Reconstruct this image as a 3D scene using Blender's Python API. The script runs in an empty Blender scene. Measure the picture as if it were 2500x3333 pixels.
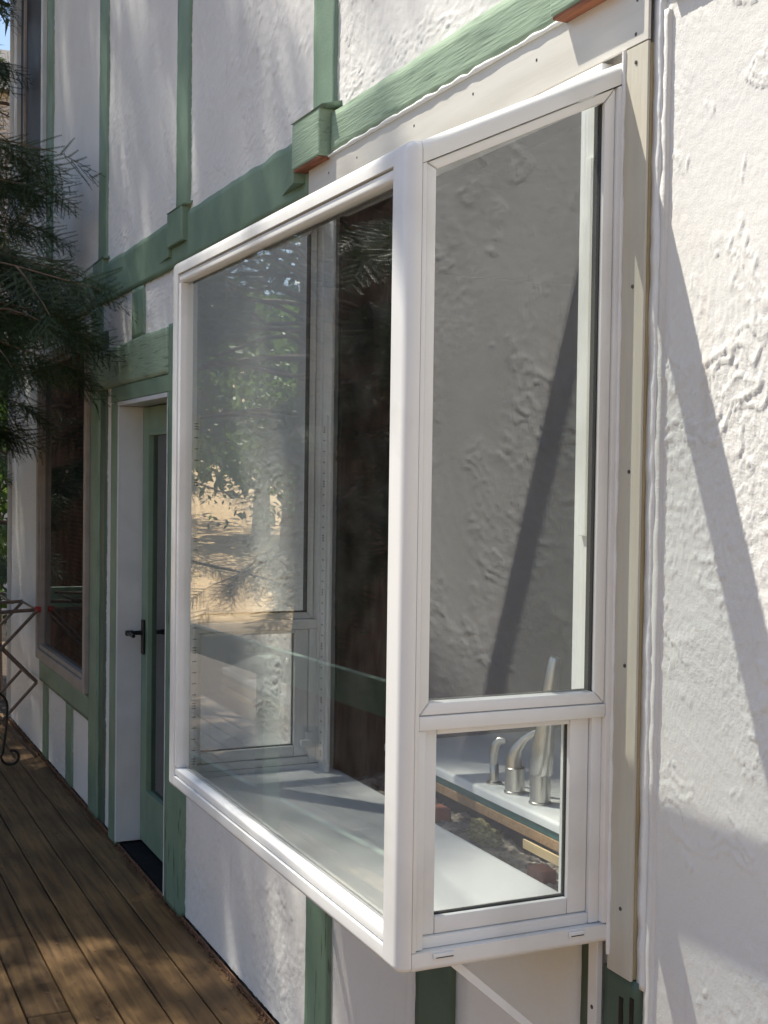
import bpy, bmesh, math, random
import numpy as np
from mathutils import Vector, Matrix
random.seed(7); RNG = np.random.default_rng(7)
S = bpy.context.scene; COL = S.collection

# ---------------------------------------------------------------- camera
cam = bpy.data.cameras.new('camera'); camo = bpy.data.objects.new('camera', cam); COL.objects.link(camo)
cam.sensor_fit = 'HORIZONTAL'; cam.sensor_width = 36.0
cam.lens = 4218.56 / 2500 * 36.0
cam.clip_start = 0.05; cam.clip_end = 600
RW = [[0.415466183, -0.0315693962, 0.909060627], [0.909506714, -0.000541959580, -0.415688879], [0.0136157210, 0.999501415, 0.0284874119]]
camo.matrix_world = Matrix.Translation((0, -1.4, 1.74)) @ Matrix(RW).to_4x4()
S.camera = camo
# ---------------------------------------------------------------- light
SUN = Vector((-1.34, -1.0, 2.93)).normalized()
w = bpy.data.worlds.new('World'); S.world = w; w.use_nodes = True
nt = w.node_tree; nt.nodes.clear()
sky = nt.nodes.new('ShaderNodeTexSky'); sky.sky_type = 'NISHITA'; sky.sun_disc = False
sky.sun_elevation = math.asin(SUN.z); sky.sun_rotation = math.atan2(SUN.x, SUN.y); sky.air_density = 1.0; sky.dust_density = 1.0; sky.ozone_density = 1.2
bg = nt.nodes.new('ShaderNodeBackground'); bg.inputs[1].default_value = 0.112
wo = nt.nodes.new('ShaderNodeOutputWorld')
nt.links.new(sky.outputs[0], bg.inputs[0]); nt.links.new(bg.outputs[0], wo.inputs[0])
sl = bpy.data.lights.new('sun', 'SUN'); sl.energy = 5.0; sl.angle = math.radians(0.53); sl.color = (1.0, 0.945, 0.825)
so = bpy.data.objects.new('sun', sl); COL.objects.link(so)
so.rotation_euler = SUN.to_track_quat('Z', 'Y').to_euler()
S.view_settings.view_transform = 'Standard'; S.view_settings.look = 'None'
S.view_settings.exposure = 0.77; S.view_settings.gamma = 1.0; S.view_settings.use_curve_mapping = False
S.render.engine = 'CYCLES'
S.cycles.transparent_max_bounces = 32; S.cycles.max_bounces = 10; S.cycles.glossy_bounces = 6

# ---------------------------------------------------------------- helpers
def link(me, name, mat, parent=None, smooth=False):
    o = bpy.data.objects.new(name, me); COL.objects.link(o)
    if mat: me.materials.append(mat)
    if smooth and len(me.polygons): me.polygons.foreach_set('use_smooth', [True] * len(me.polygons))
    if parent: o.parent = parent
    return o
def from_bm(bm, name, mat, parent=None, smooth=False):
    me = bpy.data.meshes.new(name); bmesh.ops.recalc_face_normals(bm, faces=bm.faces[:]); bm.to_mesh(me); bm.free()
    return link(me, name, mat, parent, smooth)
def from_np(v, f, name, mat, parent=None, smooth=False):
    v = np.asarray(v, dtype=np.float32); f = np.asarray(f, dtype=np.int32); k = f.shape[1]
    me = bpy.data.meshes.new(name)
    me.vertices.add(len(v)); me.vertices.foreach_set('co', v.ravel())
    me.loops.add(f.size); me.loops.foreach_set('vertex_index', f.ravel())
    me.polygons.add(len(f)); me.polygons.foreach_set('loop_start', np.arange(0, f.size, k, dtype=np.int32))
    me.polygons.foreach_set('loop_total', np.full(len(f), k, dtype=np.int32))
    if smooth: me.polygons.foreach_set('use_smooth', np.ones(len(f), dtype=bool))
    me.update(calc_edges=True)
    return link(me, name, mat, parent)
def thing(name, label, cat, loc=(0, 0, 0), group=None):
    o = bpy.data.objects.new(name, None); COL.objects.link(o); o.location = loc
    o['label'] = label; o['category'] = cat
    if group: o['group'] = group
    return o
def tag(o, label, cat, group=None):
    o['label'] = label; o['category'] = cat
    if group: o['group'] = group
    return o
def setting(o): o['kind'] = 'structure'; return o
def bevel(bm, r, seg=2, edges=None):
    es = edges if edges is not None else bm.edges[:]
    if es: bmesh.ops.bevel(bm, geom=es, offset=r, offset_type='OFFSET', segments=seg, profile=0.5, affect='EDGES', clamp_overlap=True)
def bbox(bm, x0, x1, y0, y1, z0, z1):
    vs = [bm.verts.new((x, y, z)) for x in (x0, x1) for y in (y0, y1) for z in (z0, z1)]
    q = [(0, 1, 3, 2), (4, 6, 7, 5), (0, 4, 5, 1), (2, 3, 7, 6), (0, 2, 6, 4), (1, 5, 7, 3)]
    return [bm.faces.new([vs[i] for i in f]) for f in q]
def box(name, x0, x1, y0, y1, z0, z1, mat, parent=None, r=0.0, seg=2, loc=None):
    bm = bmesh.new(); bbox(bm, min(x0, x1), max(x0, x1), min(y0, y1), max(y0, y1), min(z0, z1), max(z0, z1))
    bmesh.ops.recalc_face_normals(bm, faces=bm.faces[:])
    if r > 0: bevel(bm, r, seg)
    return from_bm(bm, name, mat, parent, smooth=False)
def rounded(name, x0, x1, y0, y1, z0, z1, mat, parent, rules, small=0.0015):
    """box whose listed edges get a big radius: rules = [(predicate(midpoint), r, seg)]"""
    bm = bmesh.new(); bbox(bm, x0, x1, y0, y1, z0, z1); bmesh.ops.recalc_face_normals(bm, faces=bm.faces[:])
    for pred, r, seg in rules:
        es = [e for e in bm.edges if pred((e.verts[0].co + e.verts[1].co) / 2)]
        bevel(bm, r, seg, es)
    o = from_bm(bm, name, mat, parent, smooth=True)
    shade(o); return o
def shade(o, ang=35):
    me = o.data
    bm = bmesh.new(); bm.from_mesh(me)
    for e in bm.edges:
        if len(e.link_faces) == 2: e.smooth = e.calc_face_angle(0) < math.radians(ang)
    bm.to_mesh(me); bm.free()
    for p in me.polygons: p.use_smooth = True
def prism_x(name, pts, x0, x1, mat, parent, r=0.0, seg=2, big=None):
    """polygon in (y,z) extruded along x"""
    bm = bmesh.new()
    a = [bm.verts.new((x0, y, z)) for y, z in pts]; b = [bm.verts.new((x1, y, z)) for y, z in pts]
    bm.faces.new(a[::-1]); bm.faces.new(b); n = len(pts)
    for i in range(n): bm.faces.new((a[i], a[(i + 1) % n], b[(i + 1) % n], b[i]))
    bmesh.ops.recalc_face_normals(bm, faces=bm.faces[:])
    if big: bevel(bm, big[1], 7, [e for e in bm.edges if big[0]((e.verts[0].co + e.verts[1].co) / 2)])
    elif r > 0: bevel(bm, r, seg)
    o = from_bm(bm, name, mat, parent)
    if name not in ('pane', 'roof_pane', 'gasket'): shade(o)
    return o
def tube_np(pts, rad, sides=6):
    pts = np.array(pts, float); rad = np.array(rad, float); n = len(pts)
    t = np.gradient(pts, axis=0); t /= np.linalg.norm(t, axis=1)[:, None] + 1e-9
    ref = np.array([0, 0, 1.0]) if abs(t[0][2]) < .9 else np.array([1.0, 0, 0])
    u = np.cross(t, ref); u /= np.linalg.norm(u, axis=1)[:, None] + 1e-9; vv = np.cross(t, u)
    a = np.linspace(0, 2 * np.pi, sides, endpoint=False)
    V = (pts[:, None, :] + rad[:, None, None] * (np.cos(a)[None, :, None] * u[:, None, :] + np.sin(a)[None, :, None] * vv[:, None, :])).reshape(-1, 3)
    F = []
    for i in range(n - 1):
        for j in range(sides):
            k = (j + 1) % sides; F.append((i * sides + j, i * sides + k, (i + 1) * sides + k, (i + 1) * sides + j))
    return V, np.array(F)
def join_np(parts):
    V = []; F = []; o = 0
    for v, f in parts: V.append(v); F.append(f + o); o += len(v)
    return np.concatenate(V), np.concatenate(F)
def tube(name, pts, rad, mat, parent=None, sides=10, caps=True):
    if not hasattr(rad, '__len__'): rad = [rad] * len(pts)
    V, F = tube_np(pts, rad, sides)
    me = bpy.data.meshes.new(name); fs = [tuple(int(i) for i in q) for q in F]
    if caps: fs += [tuple(range(sides))[::-1], tuple(range(len(V) - sides, len(V)))]
    me.from_pydata([tuple(x) for x in V], [], fs)
    o = link(me, name, mat, parent); bm = bmesh.new(); bm.from_mesh(me); bmesh.ops.recalc_face_normals(bm, faces=bm.faces[:]); bm.to_mesh(me); bm.free(); shade(o, 50); return o
def lathe(name, prof, mat, parent, loc, seg=20):
    """prof = [(r,z)...]"""
    V = []; F = []
    for r, z in prof:
        for j in range(seg): a = 2 * math.pi * j / seg; V.append((loc[0] + r * math.cos(a), loc[1] + r * math.sin(a), loc[2] + z))
    for i in range(len(prof) - 1):
        for j in range(seg): k = (j + 1) % seg; F.append((i * seg + j, i * seg + k, (i + 1) * seg + k, (i + 1) * seg + j))
    F.append(tuple(range(seg))[::-1]); F.append(tuple(range((len(prof) - 1) * seg, len(prof) * seg)))
    me = bpy.data.meshes.new(name); me.from_pydata(V, [], F); o = link(me, name, mat, parent); shade(o, 40); return o

# value noise
def _h(ix, iy, s):
    n = (ix.astype(np.int64) * 374761393 + iy.astype(np.int64) * 668265263 + s * 1442695041) & 0x7fffffff
    n = ((n ^ (n >> 13)) * 1274126177) & 0x7fffffff
    return ((n ^ (n >> 16)) & 0xffff) / 65535.0
def vnoise(x, y, s=0):
    ix = np.floor(x); iy = np.floor(y); fx = x - ix; fy = y - iy
    fx = fx * fx * (3 - 2 * fx); fy = fy * fy * (3 - 2 * fy)
    a = _h(ix, iy, s); b = _h(ix + 1, iy, s); c = _h(ix, iy + 1, s); d = _h(ix + 1, iy + 1, s)
    return (a * (1 - fx) + b * fx) * (1 - fy) + (c * (1 - fx) + d * fx) * fy
def fbm(x, y, s=0, o=4, g=.5):
    r = 0; a = 1; t = 0
    for i in range(o): r = r + a * vnoise(x * 2 ** i + 17.3 * i, y * 2 ** i - 9.1 * i, s + i); t += a; a *= g
    return r / t
def sst(a, b, x): t = np.clip((x - a) / (b - a), 0, 1); return t * t * (3 - 2 * t)

# ---------------------------------------------------------------- materials
def mat(name): m = bpy.data.materials.new(name); m.use_nodes = True; return m, m.node_tree, m.node_tree.nodes['Principled BSDF']
def N(nt, t, **k):
    n = nt.nodes.new(t)
    for a, b in k.items():
        if a.startswith('i_'): n.inputs[int(a[2:])].default_value = b
        else: setattr(n, a, b)
    return n
def paint(name, c1, c2=None, rough=.5, scale=6.0, bump=0.0, bscale=150.0, stretch=(1, 1, 1), det=6, spec=.5, metal=0.0, lo=.35, hi=.65, bd=.002):
    m, t, b = mat(name)
    tc = N(t, 'ShaderNodeTexCoord'); mp = N(t, 'ShaderNodeMapping'); mp.inputs['Scale'].default_value = stretch
    t.links.new(tc.outputs['Object'], mp.inputs[0])
    n = N(t, 'ShaderNodeTexNoise'); n.inputs['Scale'].default_value = scale; n.inputs['Detail'].default_value = det
    t.links.new(mp.outputs[0], n.inputs['Vector'])
    r = N(t, 'ShaderNodeValToRGB'); r.color_ramp.elements[0].position = lo; r.color_ramp.elements[1].position = hi
    r.color_ramp.elements[0].color = (*c1, 1); r.color_ramp.elements[1].color = (*(c2 or c1), 1)
    t.links.new(n.outputs['Fac'], r.inputs[0]); t.links.new(r.outputs[0], b.inputs['Base Color'])
    b.inputs['Roughness'].default_value = rough; b.inputs['Metallic'].default_value = metal; b.inputs['Specular IOR Level'].default_value = spec
    if bump > 0:
        n2 = N(t, 'ShaderNodeTexNoise'); n2.inputs['Scale'].default_value = bscale; n2.inputs['Detail'].default_value = 5
        t.links.new(mp.outputs[0], n2.inputs['Vector'])
        bp = N(t, 'ShaderNodeBump'); bp.inputs['Strength'].default_value = bump; bp.inputs['Distance'].default_value = bd
        t.links.new(n2.outputs['Fac'], bp.inputs['Height']); t.links.new(bp.outputs[0], b.inputs['Normal'])
    return m
M = {}
def stucco_mat():
    m, t, b = mat('stucco'); tc = N(t, 'ShaderNodeTexCoord')
    n = N(t, 'ShaderNodeTexNoise'); n.inputs['Scale'].default_value = 1.7; n.inputs['Detail'].default_value = 8; t.links.new(tc.outputs['Object'], n.inputs['Vector'])
    r = N(t, 'ShaderNodeValToRGB'); r.color_ramp.elements[0].position = .3; r.color_ramp.elements[1].position = .7
    r.color_ramp.elements[0].color = (.70, .69, .665, 1); r.color_ramp.elements[1].color = (.79, .78, .75, 1)
    t.links.new(n.outputs['Fac'], r.inputs[0])
    # faint rusty streaks running down the paint
    mp = N(t, 'ShaderNodeMapping'); mp.inputs['Scale'].default_value = (9, 9, .8); t.links.new(tc.outputs['Object'], mp.inputs[0])
    n3 = N(t, 'ShaderNodeTexNoise'); n3.inputs['Scale'].default_value = 2.2; n3.inputs['Detail'].default_value = 7; t.links.new(mp.outputs[0], n3.inputs['Vector'])
    r3 = N(t, 'ShaderNodeValToRGB'); r3.color_ramp.elements[0].position = .63; r3.color_ramp.elements[1].position = .78
    r3.color_ramp.elements[0].color = (0, 0, 0, 1); r3.color_ramp.elements[1].color = (.55, .55, .55, 1); t.links.new(n3.outputs['Fac'], r3.inputs[0])
    mx = N(t, 'ShaderNodeMixRGB'); mx.inputs[2].default_value = (.60, .50, .42, 1); t.links.new(r3.outputs[0], mx.inputs[0]); t.links.new(r.outputs[0], mx.inputs[1])
    t.links.new(mx.outputs[0], b.inputs['Base Color']); b.inputs['Roughness'].default_value = .62; b.inputs['Specular IOR Level'].default_value = .35
    n2 = N(t, 'ShaderNodeTexNoise'); n2.inputs['Scale'].default_value = 260; n2.inputs['Detail'].default_value = 5; t.links.new(tc.outputs['Object'], n2.inputs['Vector'])
    bp = N(t, 'ShaderNodeBump'); bp.inputs['Strength'].default_value = .35; bp.inputs['Distance'].default_value = .0012
    t.links.new(n2.outputs['Fac'], bp.inputs['Height'])
    pm = N(t, 'ShaderNodeTexNoise'); pm.inputs['Scale'].default_value = 2.6; pm.inputs['Detail'].default_value = 5; t.links.new(tc.outputs['Object'], pm.inputs['Vector'])
    pr = N(t, 'ShaderNodeMapRange'); pr.inputs[1].default_value = .40; pr.inputs[2].default_value = .66; pr.inputs[3].default_value = .25; t.links.new(pm.outputs['Fac'], pr.inputs[0])
    fn = N(t, 'ShaderNodeTexNoise'); fn.inputs['Scale'].default_value = 38; fn.inputs['Detail'].default_value = 12; fn.inputs['Roughness'].default_value = .72; t.links.new(tc.outputs['Object'], fn.inputs['Vector'])
    mu = N(t, 'ShaderNodeMath', operation='MULTIPLY'); t.links.new(pr.outputs[0], mu.inputs[0]); t.links.new(fn.outputs['Fac'], mu.inputs[1])
    b2 = N(t, 'ShaderNodeBump'); b2.inputs['Strength'].default_value = .7; b2.inputs['Distance'].default_value = .006
    t.links.new(mu.outputs[0], b2.inputs['Height']); t.links.new(bp.outputs[0], b2.inputs['Normal']); t.links.new(b2.outputs[0], b.inputs['Normal'])
    return m
M['stucco'] = stucco_mat()
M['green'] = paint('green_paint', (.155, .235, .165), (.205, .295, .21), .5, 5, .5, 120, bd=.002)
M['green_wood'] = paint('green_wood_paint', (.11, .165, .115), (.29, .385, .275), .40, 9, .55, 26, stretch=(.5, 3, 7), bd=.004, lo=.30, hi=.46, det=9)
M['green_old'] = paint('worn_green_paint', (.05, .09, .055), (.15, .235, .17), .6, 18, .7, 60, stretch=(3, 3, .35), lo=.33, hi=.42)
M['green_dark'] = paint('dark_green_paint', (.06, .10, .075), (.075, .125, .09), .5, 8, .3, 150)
M['vinyl'] = paint('white_vinyl', (.72, .71, .68), (.83, .825, .805), .24, 5, .05, 30, spec=.5, lo=.3, hi=.5)
M['seat'] = paint('white_laminate', (.80, .80, .80), (.84, .84, .84), .3, 3)
M['caulk'] = paint('white_caulk', (.80, .80, .79), (.85, .85, .84), .35, 20, .6, 45, bd=.004)
M['casing'] = paint('cream_trim_paint', (.50, .47, .39), (.57, .54, .45), .45, 9, .5, 40, stretch=(3, 3, .3))
M['tan'] = paint('raw_tan_board', (.36, .29, .16), (.45, .37, .22), .6, 20, .3, 80, stretch=(3, 3, .4))
M['alu'] = paint('brushed_flashing', (.62, .585, .51), (.72, .69, .62), .36, 7, .1, 60, stretch=(.3, 3, 3), metal=.15)
M['redwood'] = paint('raw_redwood', (.17, .05, .025), (.33, .12, .055), .7, 30, .4, 90, stretch=(.3, 3, 3))
M['screw'] = paint('dull_steel', (.08, .07, .07), (.14, .12, .11), .5, 50, metal=.6)
M['taupe'] = paint('taupe_window_paint', (.30, .255, .22), (.36, .31, .27), .5, 12, .2, 90)
M['jamb'] = paint('grey_white_jamb_paint', (.55, .56, .56), (.62, .63, .63), .45, 6, .1, 70)
M['black'] = paint('black_rubber', (.008, .009, .01), (.014, .015, .016), .9, 12, .3, 80, spec=.15)
M['iron'] = paint('black_iron', (.012, .012, .012), (.03, .028, .026), .45, 40, .4, 90, metal=.4)
M['mullion'] = paint('bronze_and_dark_reflection', (.012, .012, .014), (.02, .02, .022), .5, 10)
M['steel'] = paint('brushed_steel', (.42, .41, .38), (.55, .54, .50), .28, 60, .15, 200, stretch=(1, 1, .2), metal=1.0)
M['porcelain'] = paint('white_enamel', (.80, .81, .80), (.84, .85, .84), .15, 3)
M['teal'] = paint('teal_laminate', (.03, .11, .10), (.05, .15, .13), .4, 20)
M['chip'] = paint('particle_board', (.36, .21, .10), (.50, .32, .17), .8, 160, .5, 200)
M['insul'] = paint('rock_wool', (.20, .17, .06), (.60, .54, .24), .95, 120, 1.0, 260, bd=.012, stretch=(.5, 1, 2))
M['rubble'] = paint('rough_mortar', (.05, .04, .03), (.46, .40, .33), .9, 22, 1.0, 90, bd=.008)
M['brick'] = paint('brick', (.24, .07, .035), (.38, .14, .08), .85, 40, .6, 120)
M['shim'] = paint('pine_shim', (.62, .45, .22), (.74, .57, .33), .6, 25, .2, 90, stretch=(.3, 3, 3))
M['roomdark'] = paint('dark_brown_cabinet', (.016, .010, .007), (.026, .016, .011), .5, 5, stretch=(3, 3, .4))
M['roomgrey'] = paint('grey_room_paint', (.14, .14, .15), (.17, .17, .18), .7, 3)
M['blind'] = paint('slate_blind', (.06, .075, .075), (.08, .095, .095), .5, 5)
M['rackwood'] = paint('grey_brown_dowel', (.13, .09, .07), (.19, .14, .11), .6, 30, .2, 90)
M['red'] = paint('red_plastic', (.45, .03, .03), (.5, .04, .04), .4, 5)
M['bark'] = paint('redwood_bark', (.10, .055, .035), (.19, .115, .075), .9, 12, 1.0, 25, stretch=(2, 2, .25), bd=.03)
M['twig'] = paint('brown_twig', (.09, .055, .035), (.17, .11, .07), .8, 30)
M['debris'] = paint('brown_needle_litter', (.09, .045, .025), (.20, .10, .05), .9, 60)
M['slot'] = paint('slot_shadow_steel', (.03, .03, .03), (.04, .04, .04), .6, 5)
M['framing'] = paint('old_dark_framing', (.022, .014, .010), (.05, .032, .022), .85, 9, .6, 60, stretch=(3, 3, .4))
M['soil'] = paint('dark_soil', (.05, .035, .025), (.09, .065, .045), .95, 6, .6, 30)
M['siding'] = paint('pale_siding', (.62, .55, .50), (.70, .63, .58), .7, 8, .2, 60)
M['roof'] = paint('grey_shingle', (.12, .11, .10), (.17, .16, .15), .9, 20, .5, 40)

def deck_mat():
    m, t, b = mat('deck_wood'); tc = N(t, 'ShaderNodeTexCoord'); oi = N(t, 'ShaderNodeObjectInfo')
    mp = N(t, 'ShaderNodeMapping'); mp.inputs['Scale'].default_value = (.55, 9, 9); t.links.new(tc.outputs['Object'], mp.inputs[0])
    off = N(t, 'ShaderNodeVectorMath', operation='ADD'); sc = N(t, 'ShaderNodeVectorMath', operation='SCALE'); sc.inputs[0].default_value = (13, 7, 5)
    t.links.new(oi.outputs['Random'], sc.inputs['Scale']); t.links.new(mp.outputs[0], off.inputs[0]); t.links.new(sc.outputs[0], off.inputs[1])
    n = N(t, 'ShaderNodeTexNoise'); n.inputs['Scale'].default_value = 4; n.inputs['Detail'].default_value = 9; n.inputs['Distortion'].default_value = .7; t.links.new(off.outputs[0], n.inputs['Vector'])
    r = N(t, 'ShaderNodeValToRGB'); r.color_ramp.elements[0].position = .3; r.color_ramp.elements[1].position = .72
    r.color_ramp.elements[0].color = (.085, .047, .020, 1); r.color_ramp.elements[1].color = (.27, .160, .064, 1); t.links.new(n.outputs['Fac'], r.inputs[0])
    n2 = N(t, 'ShaderNodeTexNoise'); n2.inputs['Scale'].default_value = 3.3; n2.inputs['Detail'].default_value = 5; t.links.new(tc.outputs['Object'], n2.inputs['Vector'])
    r2 = N(t, 'ShaderNodeValToRGB'); r2.color_ramp.elements[0].position = .35; r2.color_ramp.elements[1].position = .7
    r2.color_ramp.elements[0].color = (.62, .6, .58, 1); r2.color_ramp.elements[1].color = (1, 1, 1, 1); t.links.new(n2.outputs['Fac'], r2.inputs[0])
    mx = N(t, 'ShaderNodeMixRGB', blend_type='MULTIPLY'); mx.inputs[0].default_value = 1; t.links.new(r.outputs[0], mx.inputs[1]); t.links.new(r2.outputs[0], mx.inputs[2])
    hs = N(t, 'ShaderNodeHueSaturation'); mr = N(t, 'ShaderNodeMapRange'); mr.inputs[3].default_value = .75; mr.inputs[4].default_value = 1.2
    t.links.new(oi.outputs['Random'], mr.inputs[0]); t.links.new(mr.outputs[0], hs.inputs['Value']); t.links.new(mx.outputs[0], hs.inputs['Color'])
    t.links.new(hs.outputs[0], b.inputs['Base Color']); b.inputs['Roughness'].default_value = .55; b.inputs['Specular IOR Level'].default_value = .35
    bp = N(t, 'ShaderNodeBump'); bp.inputs['Strength'].default_value = .5; bp.inputs['Distance'].default_value = .003
    t.links.new(n.outputs['Fac'], bp.inputs['Height']); t.links.new(bp.outputs[0], b.inputs['Normal'])
    return m
M['deck'] = deck_mat()
def glass_mat(name, r0, tint):
    """window glass: clear with Fresnel (Schlick) reflection, both sides alike"""
    m = bpy.data.materials.new(name); m.use_nodes = True; t = m.node_tree; t.nodes.clear()
    g = N(t, 'ShaderNodeNewGeometry'); d = N(t, 'ShaderNodeVectorMath', operation='DOT_PRODUCT')
    t.links.new(g.outputs['Incoming'], d.inputs[0]); t.links.new(g.outputs['Normal'], d.inputs[1])
    a = N(t, 'ShaderNodeMath', operation='ABSOLUTE'); t.links.new(d.outputs['Value'], a.inputs[0])
    s = N(t, 'ShaderNodeMath', operation='SUBTRACT'); s.inputs[0].default_value = 1; t.links.new(a.outputs[0], s.inputs[1])
    p = N(t, 'ShaderNodeMath', operation='POWER'); p.inputs[1].default_value = 5; t.links.new(s.outputs[0], p.inputs[0])
    q = N(t, 'ShaderNodeMath', operation='MULTIPLY_ADD'); q.inputs[1].default_value = 1 - r0; q.inputs[2].default_value = r0; t.links.new(p.outputs[0], q.inputs[0])
    tr = N(t, 'ShaderNodeBsdfTransparent'); tr.inputs[0].default_value = (*tint, 1)
    gl = N(t, 'ShaderNodeBsdfGlossy'); gl.inputs['Roughness'].default_value = 0.0; gl.inputs[0].default_value = (.97, .98, 1, 1)
    mx = N(t, 'ShaderNodeMixShader'); o = N(t, 'ShaderNodeOutputMaterial')
    t.links.new(q.outputs[0], mx.inputs[0]); t.links.new(tr.outputs[0], mx.inputs[1]); t.links.new(gl.outputs[0], mx.inputs[2])
    tc = N(t, 'ShaderNodeTexCoord'); n1 = N(t, 'ShaderNodeTexNoise'); n1.inputs['Scale'].default_value = 7; n1.inputs['Detail'].default_value = 12; n1.inputs['Roughness'].default_value = .75
    t.links.new(tc.outputs['Object'], n1.inputs['Vector']); m1 = N(t, 'ShaderNodeMapRange'); m1.inputs[1].default_value = .45; m1.inputs[2].default_value = .75; m1.inputs[3].default_value = .001; m1.inputs[4].default_value = .022
    t.links.new(n1.outputs['Fac'], m1.inputs[0]); df = N(t, 'ShaderNodeBsdfDiffuse'); df.inputs[0].default_value = (.7, .68, .64, 1); m2 = N(t, 'ShaderNodeMixShader')
    t.links.new(m1.outputs[0], m2.inputs[0]); t.links.new(mx.outputs[0], m2.inputs[1]); t.links.new(df.outputs[0], m2.inputs[2]); t.links.new(m2.outputs[0], o.inputs[0])
    return m
M['glass'] = glass_mat('window_glass', .12, (.97, .985, .978))
M['glass_front'] = glass_mat('front_window_glass', .19, (.97, .985, .978))
M['darkglass'] = glass_mat('tinted_glass', .045, (.35, .38, .38))
def leaf_mat(name, c1, c2, tr=.3):
    m = bpy.data.materials.new(name); m.use_nodes = True; t = m.node_tree; t.nodes.clear()
    tc = N(t, 'ShaderNodeTexCoord'); n = N(t, 'ShaderNodeTexNoise'); n.inputs['Scale'].default_value = 5; n.inputs['Detail'].default_value = 5
    t.links.new(tc.outputs['Object'], n.inputs['Vector'])
    r = N(t, 'ShaderNodeValToRGB'); r.color_ramp.elements[0].position = .35; r.color_ramp.elements[1].position = .65
    r.color_ramp.elements[0].color = (*c1, 1); r.color_ramp.elements[1].color = (*c2, 1); t.links.new(n.outputs['Fac'], r.inputs[0])
    b = N(t, 'ShaderNodeBsdfPrincipled'); b.inputs['Roughness'].default_value = .5; t.links.new(r.outputs[0], b.inputs['Base Color'])
    tl = N(t, 'ShaderNodeBsdfTranslucent'); t.links.new(r.outputs[0], tl.inputs[0]); mx = N(t, 'ShaderNodeMixShader'); mx.inputs[0].default_value = tr
    o = N(t, 'ShaderNodeOutputMaterial'); t.links.new(b.outputs[0], mx.inputs[1]); t.links.new(tl.outputs[0], mx.inputs[2]); t.links.new(mx.outputs[0], o.inputs[0])
    return m
M['needle'] = leaf_mat('redwood_needles', (.020, .042, .015), (.058, .094, .029), .4)
for _n in M['needle'].node_tree.nodes:
    if _n.type == 'VALTORGB': _e = _n.color_ramp.elements.new(.74); _e.color = (.10, .05, .025, 1)
M['leaf'] = leaf_mat('broad_leaves', (.05, .11, .02), (.12, .19, .04), .45)
M['leaf_dark'] = leaf_mat('dark_leaves', (.025, .055, .015), (.06, .10, .03), .3)
def grass_mat():
    m, t, b = mat('dry_grass'); tc = N(t, 'ShaderNodeTexCoord')
    n = N(t, 'ShaderNodeTexNoise'); n.inputs['Scale'].default_value = 3.0; n.inputs['Detail'].default_value = 12; n.inputs['Roughness'].default_value = .75; t.links.new(tc.outputs['Object'], n.inputs['Vector'])
    r = N(t, 'ShaderNodeValToRGB'); r.color_ramp.elements[0].position = .32; r.color_ramp.elements[1].position = .66
    r.color_ramp.elements[0].color = (.34, .21, .09, 1); r.color_ramp.elements[1].color = (.74, .54, .29, 1); t.links.new(n.outputs['Fac'], r.inputs[0])
    ln = N(t, 'ShaderNodeVectorMath', operation='LENGTH'); t.links.new(tc.outputs['Object'], ln.inputs[0])
    n4 = N(t, 'ShaderNodeTexNoise'); n4.inputs['Scale'].default_value = .35; n4.inputs['Detail'].default_value = 6; t.links.new(tc.outputs['Object'], n4.inputs['Vector'])
    ma = N(t, 'ShaderNodeMath', operation='MULTIPLY_ADD'); ma.inputs[1].default_value = 7; t.links.new(n4.outputs['Fac'], ma.inputs[0]); t.links.new(ln.outputs['Value'], ma.inputs[2])
    mr = N(t, 'ShaderNodeMapRange'); mr.inputs[1].default_value = 28; mr.inputs[2].default_value = 32; t.links.new(ma.outputs[0], mr.inputs[0])
    mx = N(t, 'ShaderNodeMixRGB'); mx.inputs[1].default_value = (.07, .05, .033, 1); t.links.new(mr.outputs[0], mx.inputs[0]); t.links.new(r.outputs[0], mx.inputs[2])
    t.links.new(mx.outputs[0], b.inputs['Base Color']); b.inputs['Roughness'].default_value = .9
    bp = N(t, 'ShaderNodeBump'); bp.inputs['Strength'].default_value = .8; bp.inputs['Distance'].default_value = .15
    t.links.new(n.outputs['Fac'], bp.inputs['Height']); t.links.new(bp.outputs[0], b.inputs['Normal']); return m
M['grass'] = grass_mat()

# ================================================================ the ground and the deck
def gz(x, y):
    d = np.sqrt((x + 3) ** 2 + (y + 2) ** 2)
    return -1.25 + .35 * (fbm(x * .08 + 3, y * .08 + 5, 11, 3) - .5) * np.clip(d / 12, 0, 1) * 3 + np.clip((d - 70) / 90, 0, 2) ** 1.5 * 14
gx = np.concatenate([np.linspace(-220, -40, 40), np.linspace(-36, 20, 80), np.linspace(26, 180, 24)])
gy = np.concatenate([np.linspace(-220, -42, 40), np.linspace(-38, 12, 72), np.linspace(18, 160, 22)])
GX, GY = np.meshgrid(gx, gy, indexing='ij'); GZ = gz(GX, GY)
V = np.stack([GX, GY, GZ], -1).reshape(-1, 3); ny = len(gy)
I = np.arange(len(gx) - 1)[:, None] * ny + np.arange(ny - 1)[None]
F = np.stack([I, I + ny, I + ny + 1, I + 1], -1).reshape(-1, 4)
g = setting(from_np(V, F, 'ground', M['grass'], smooth=True))

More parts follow.
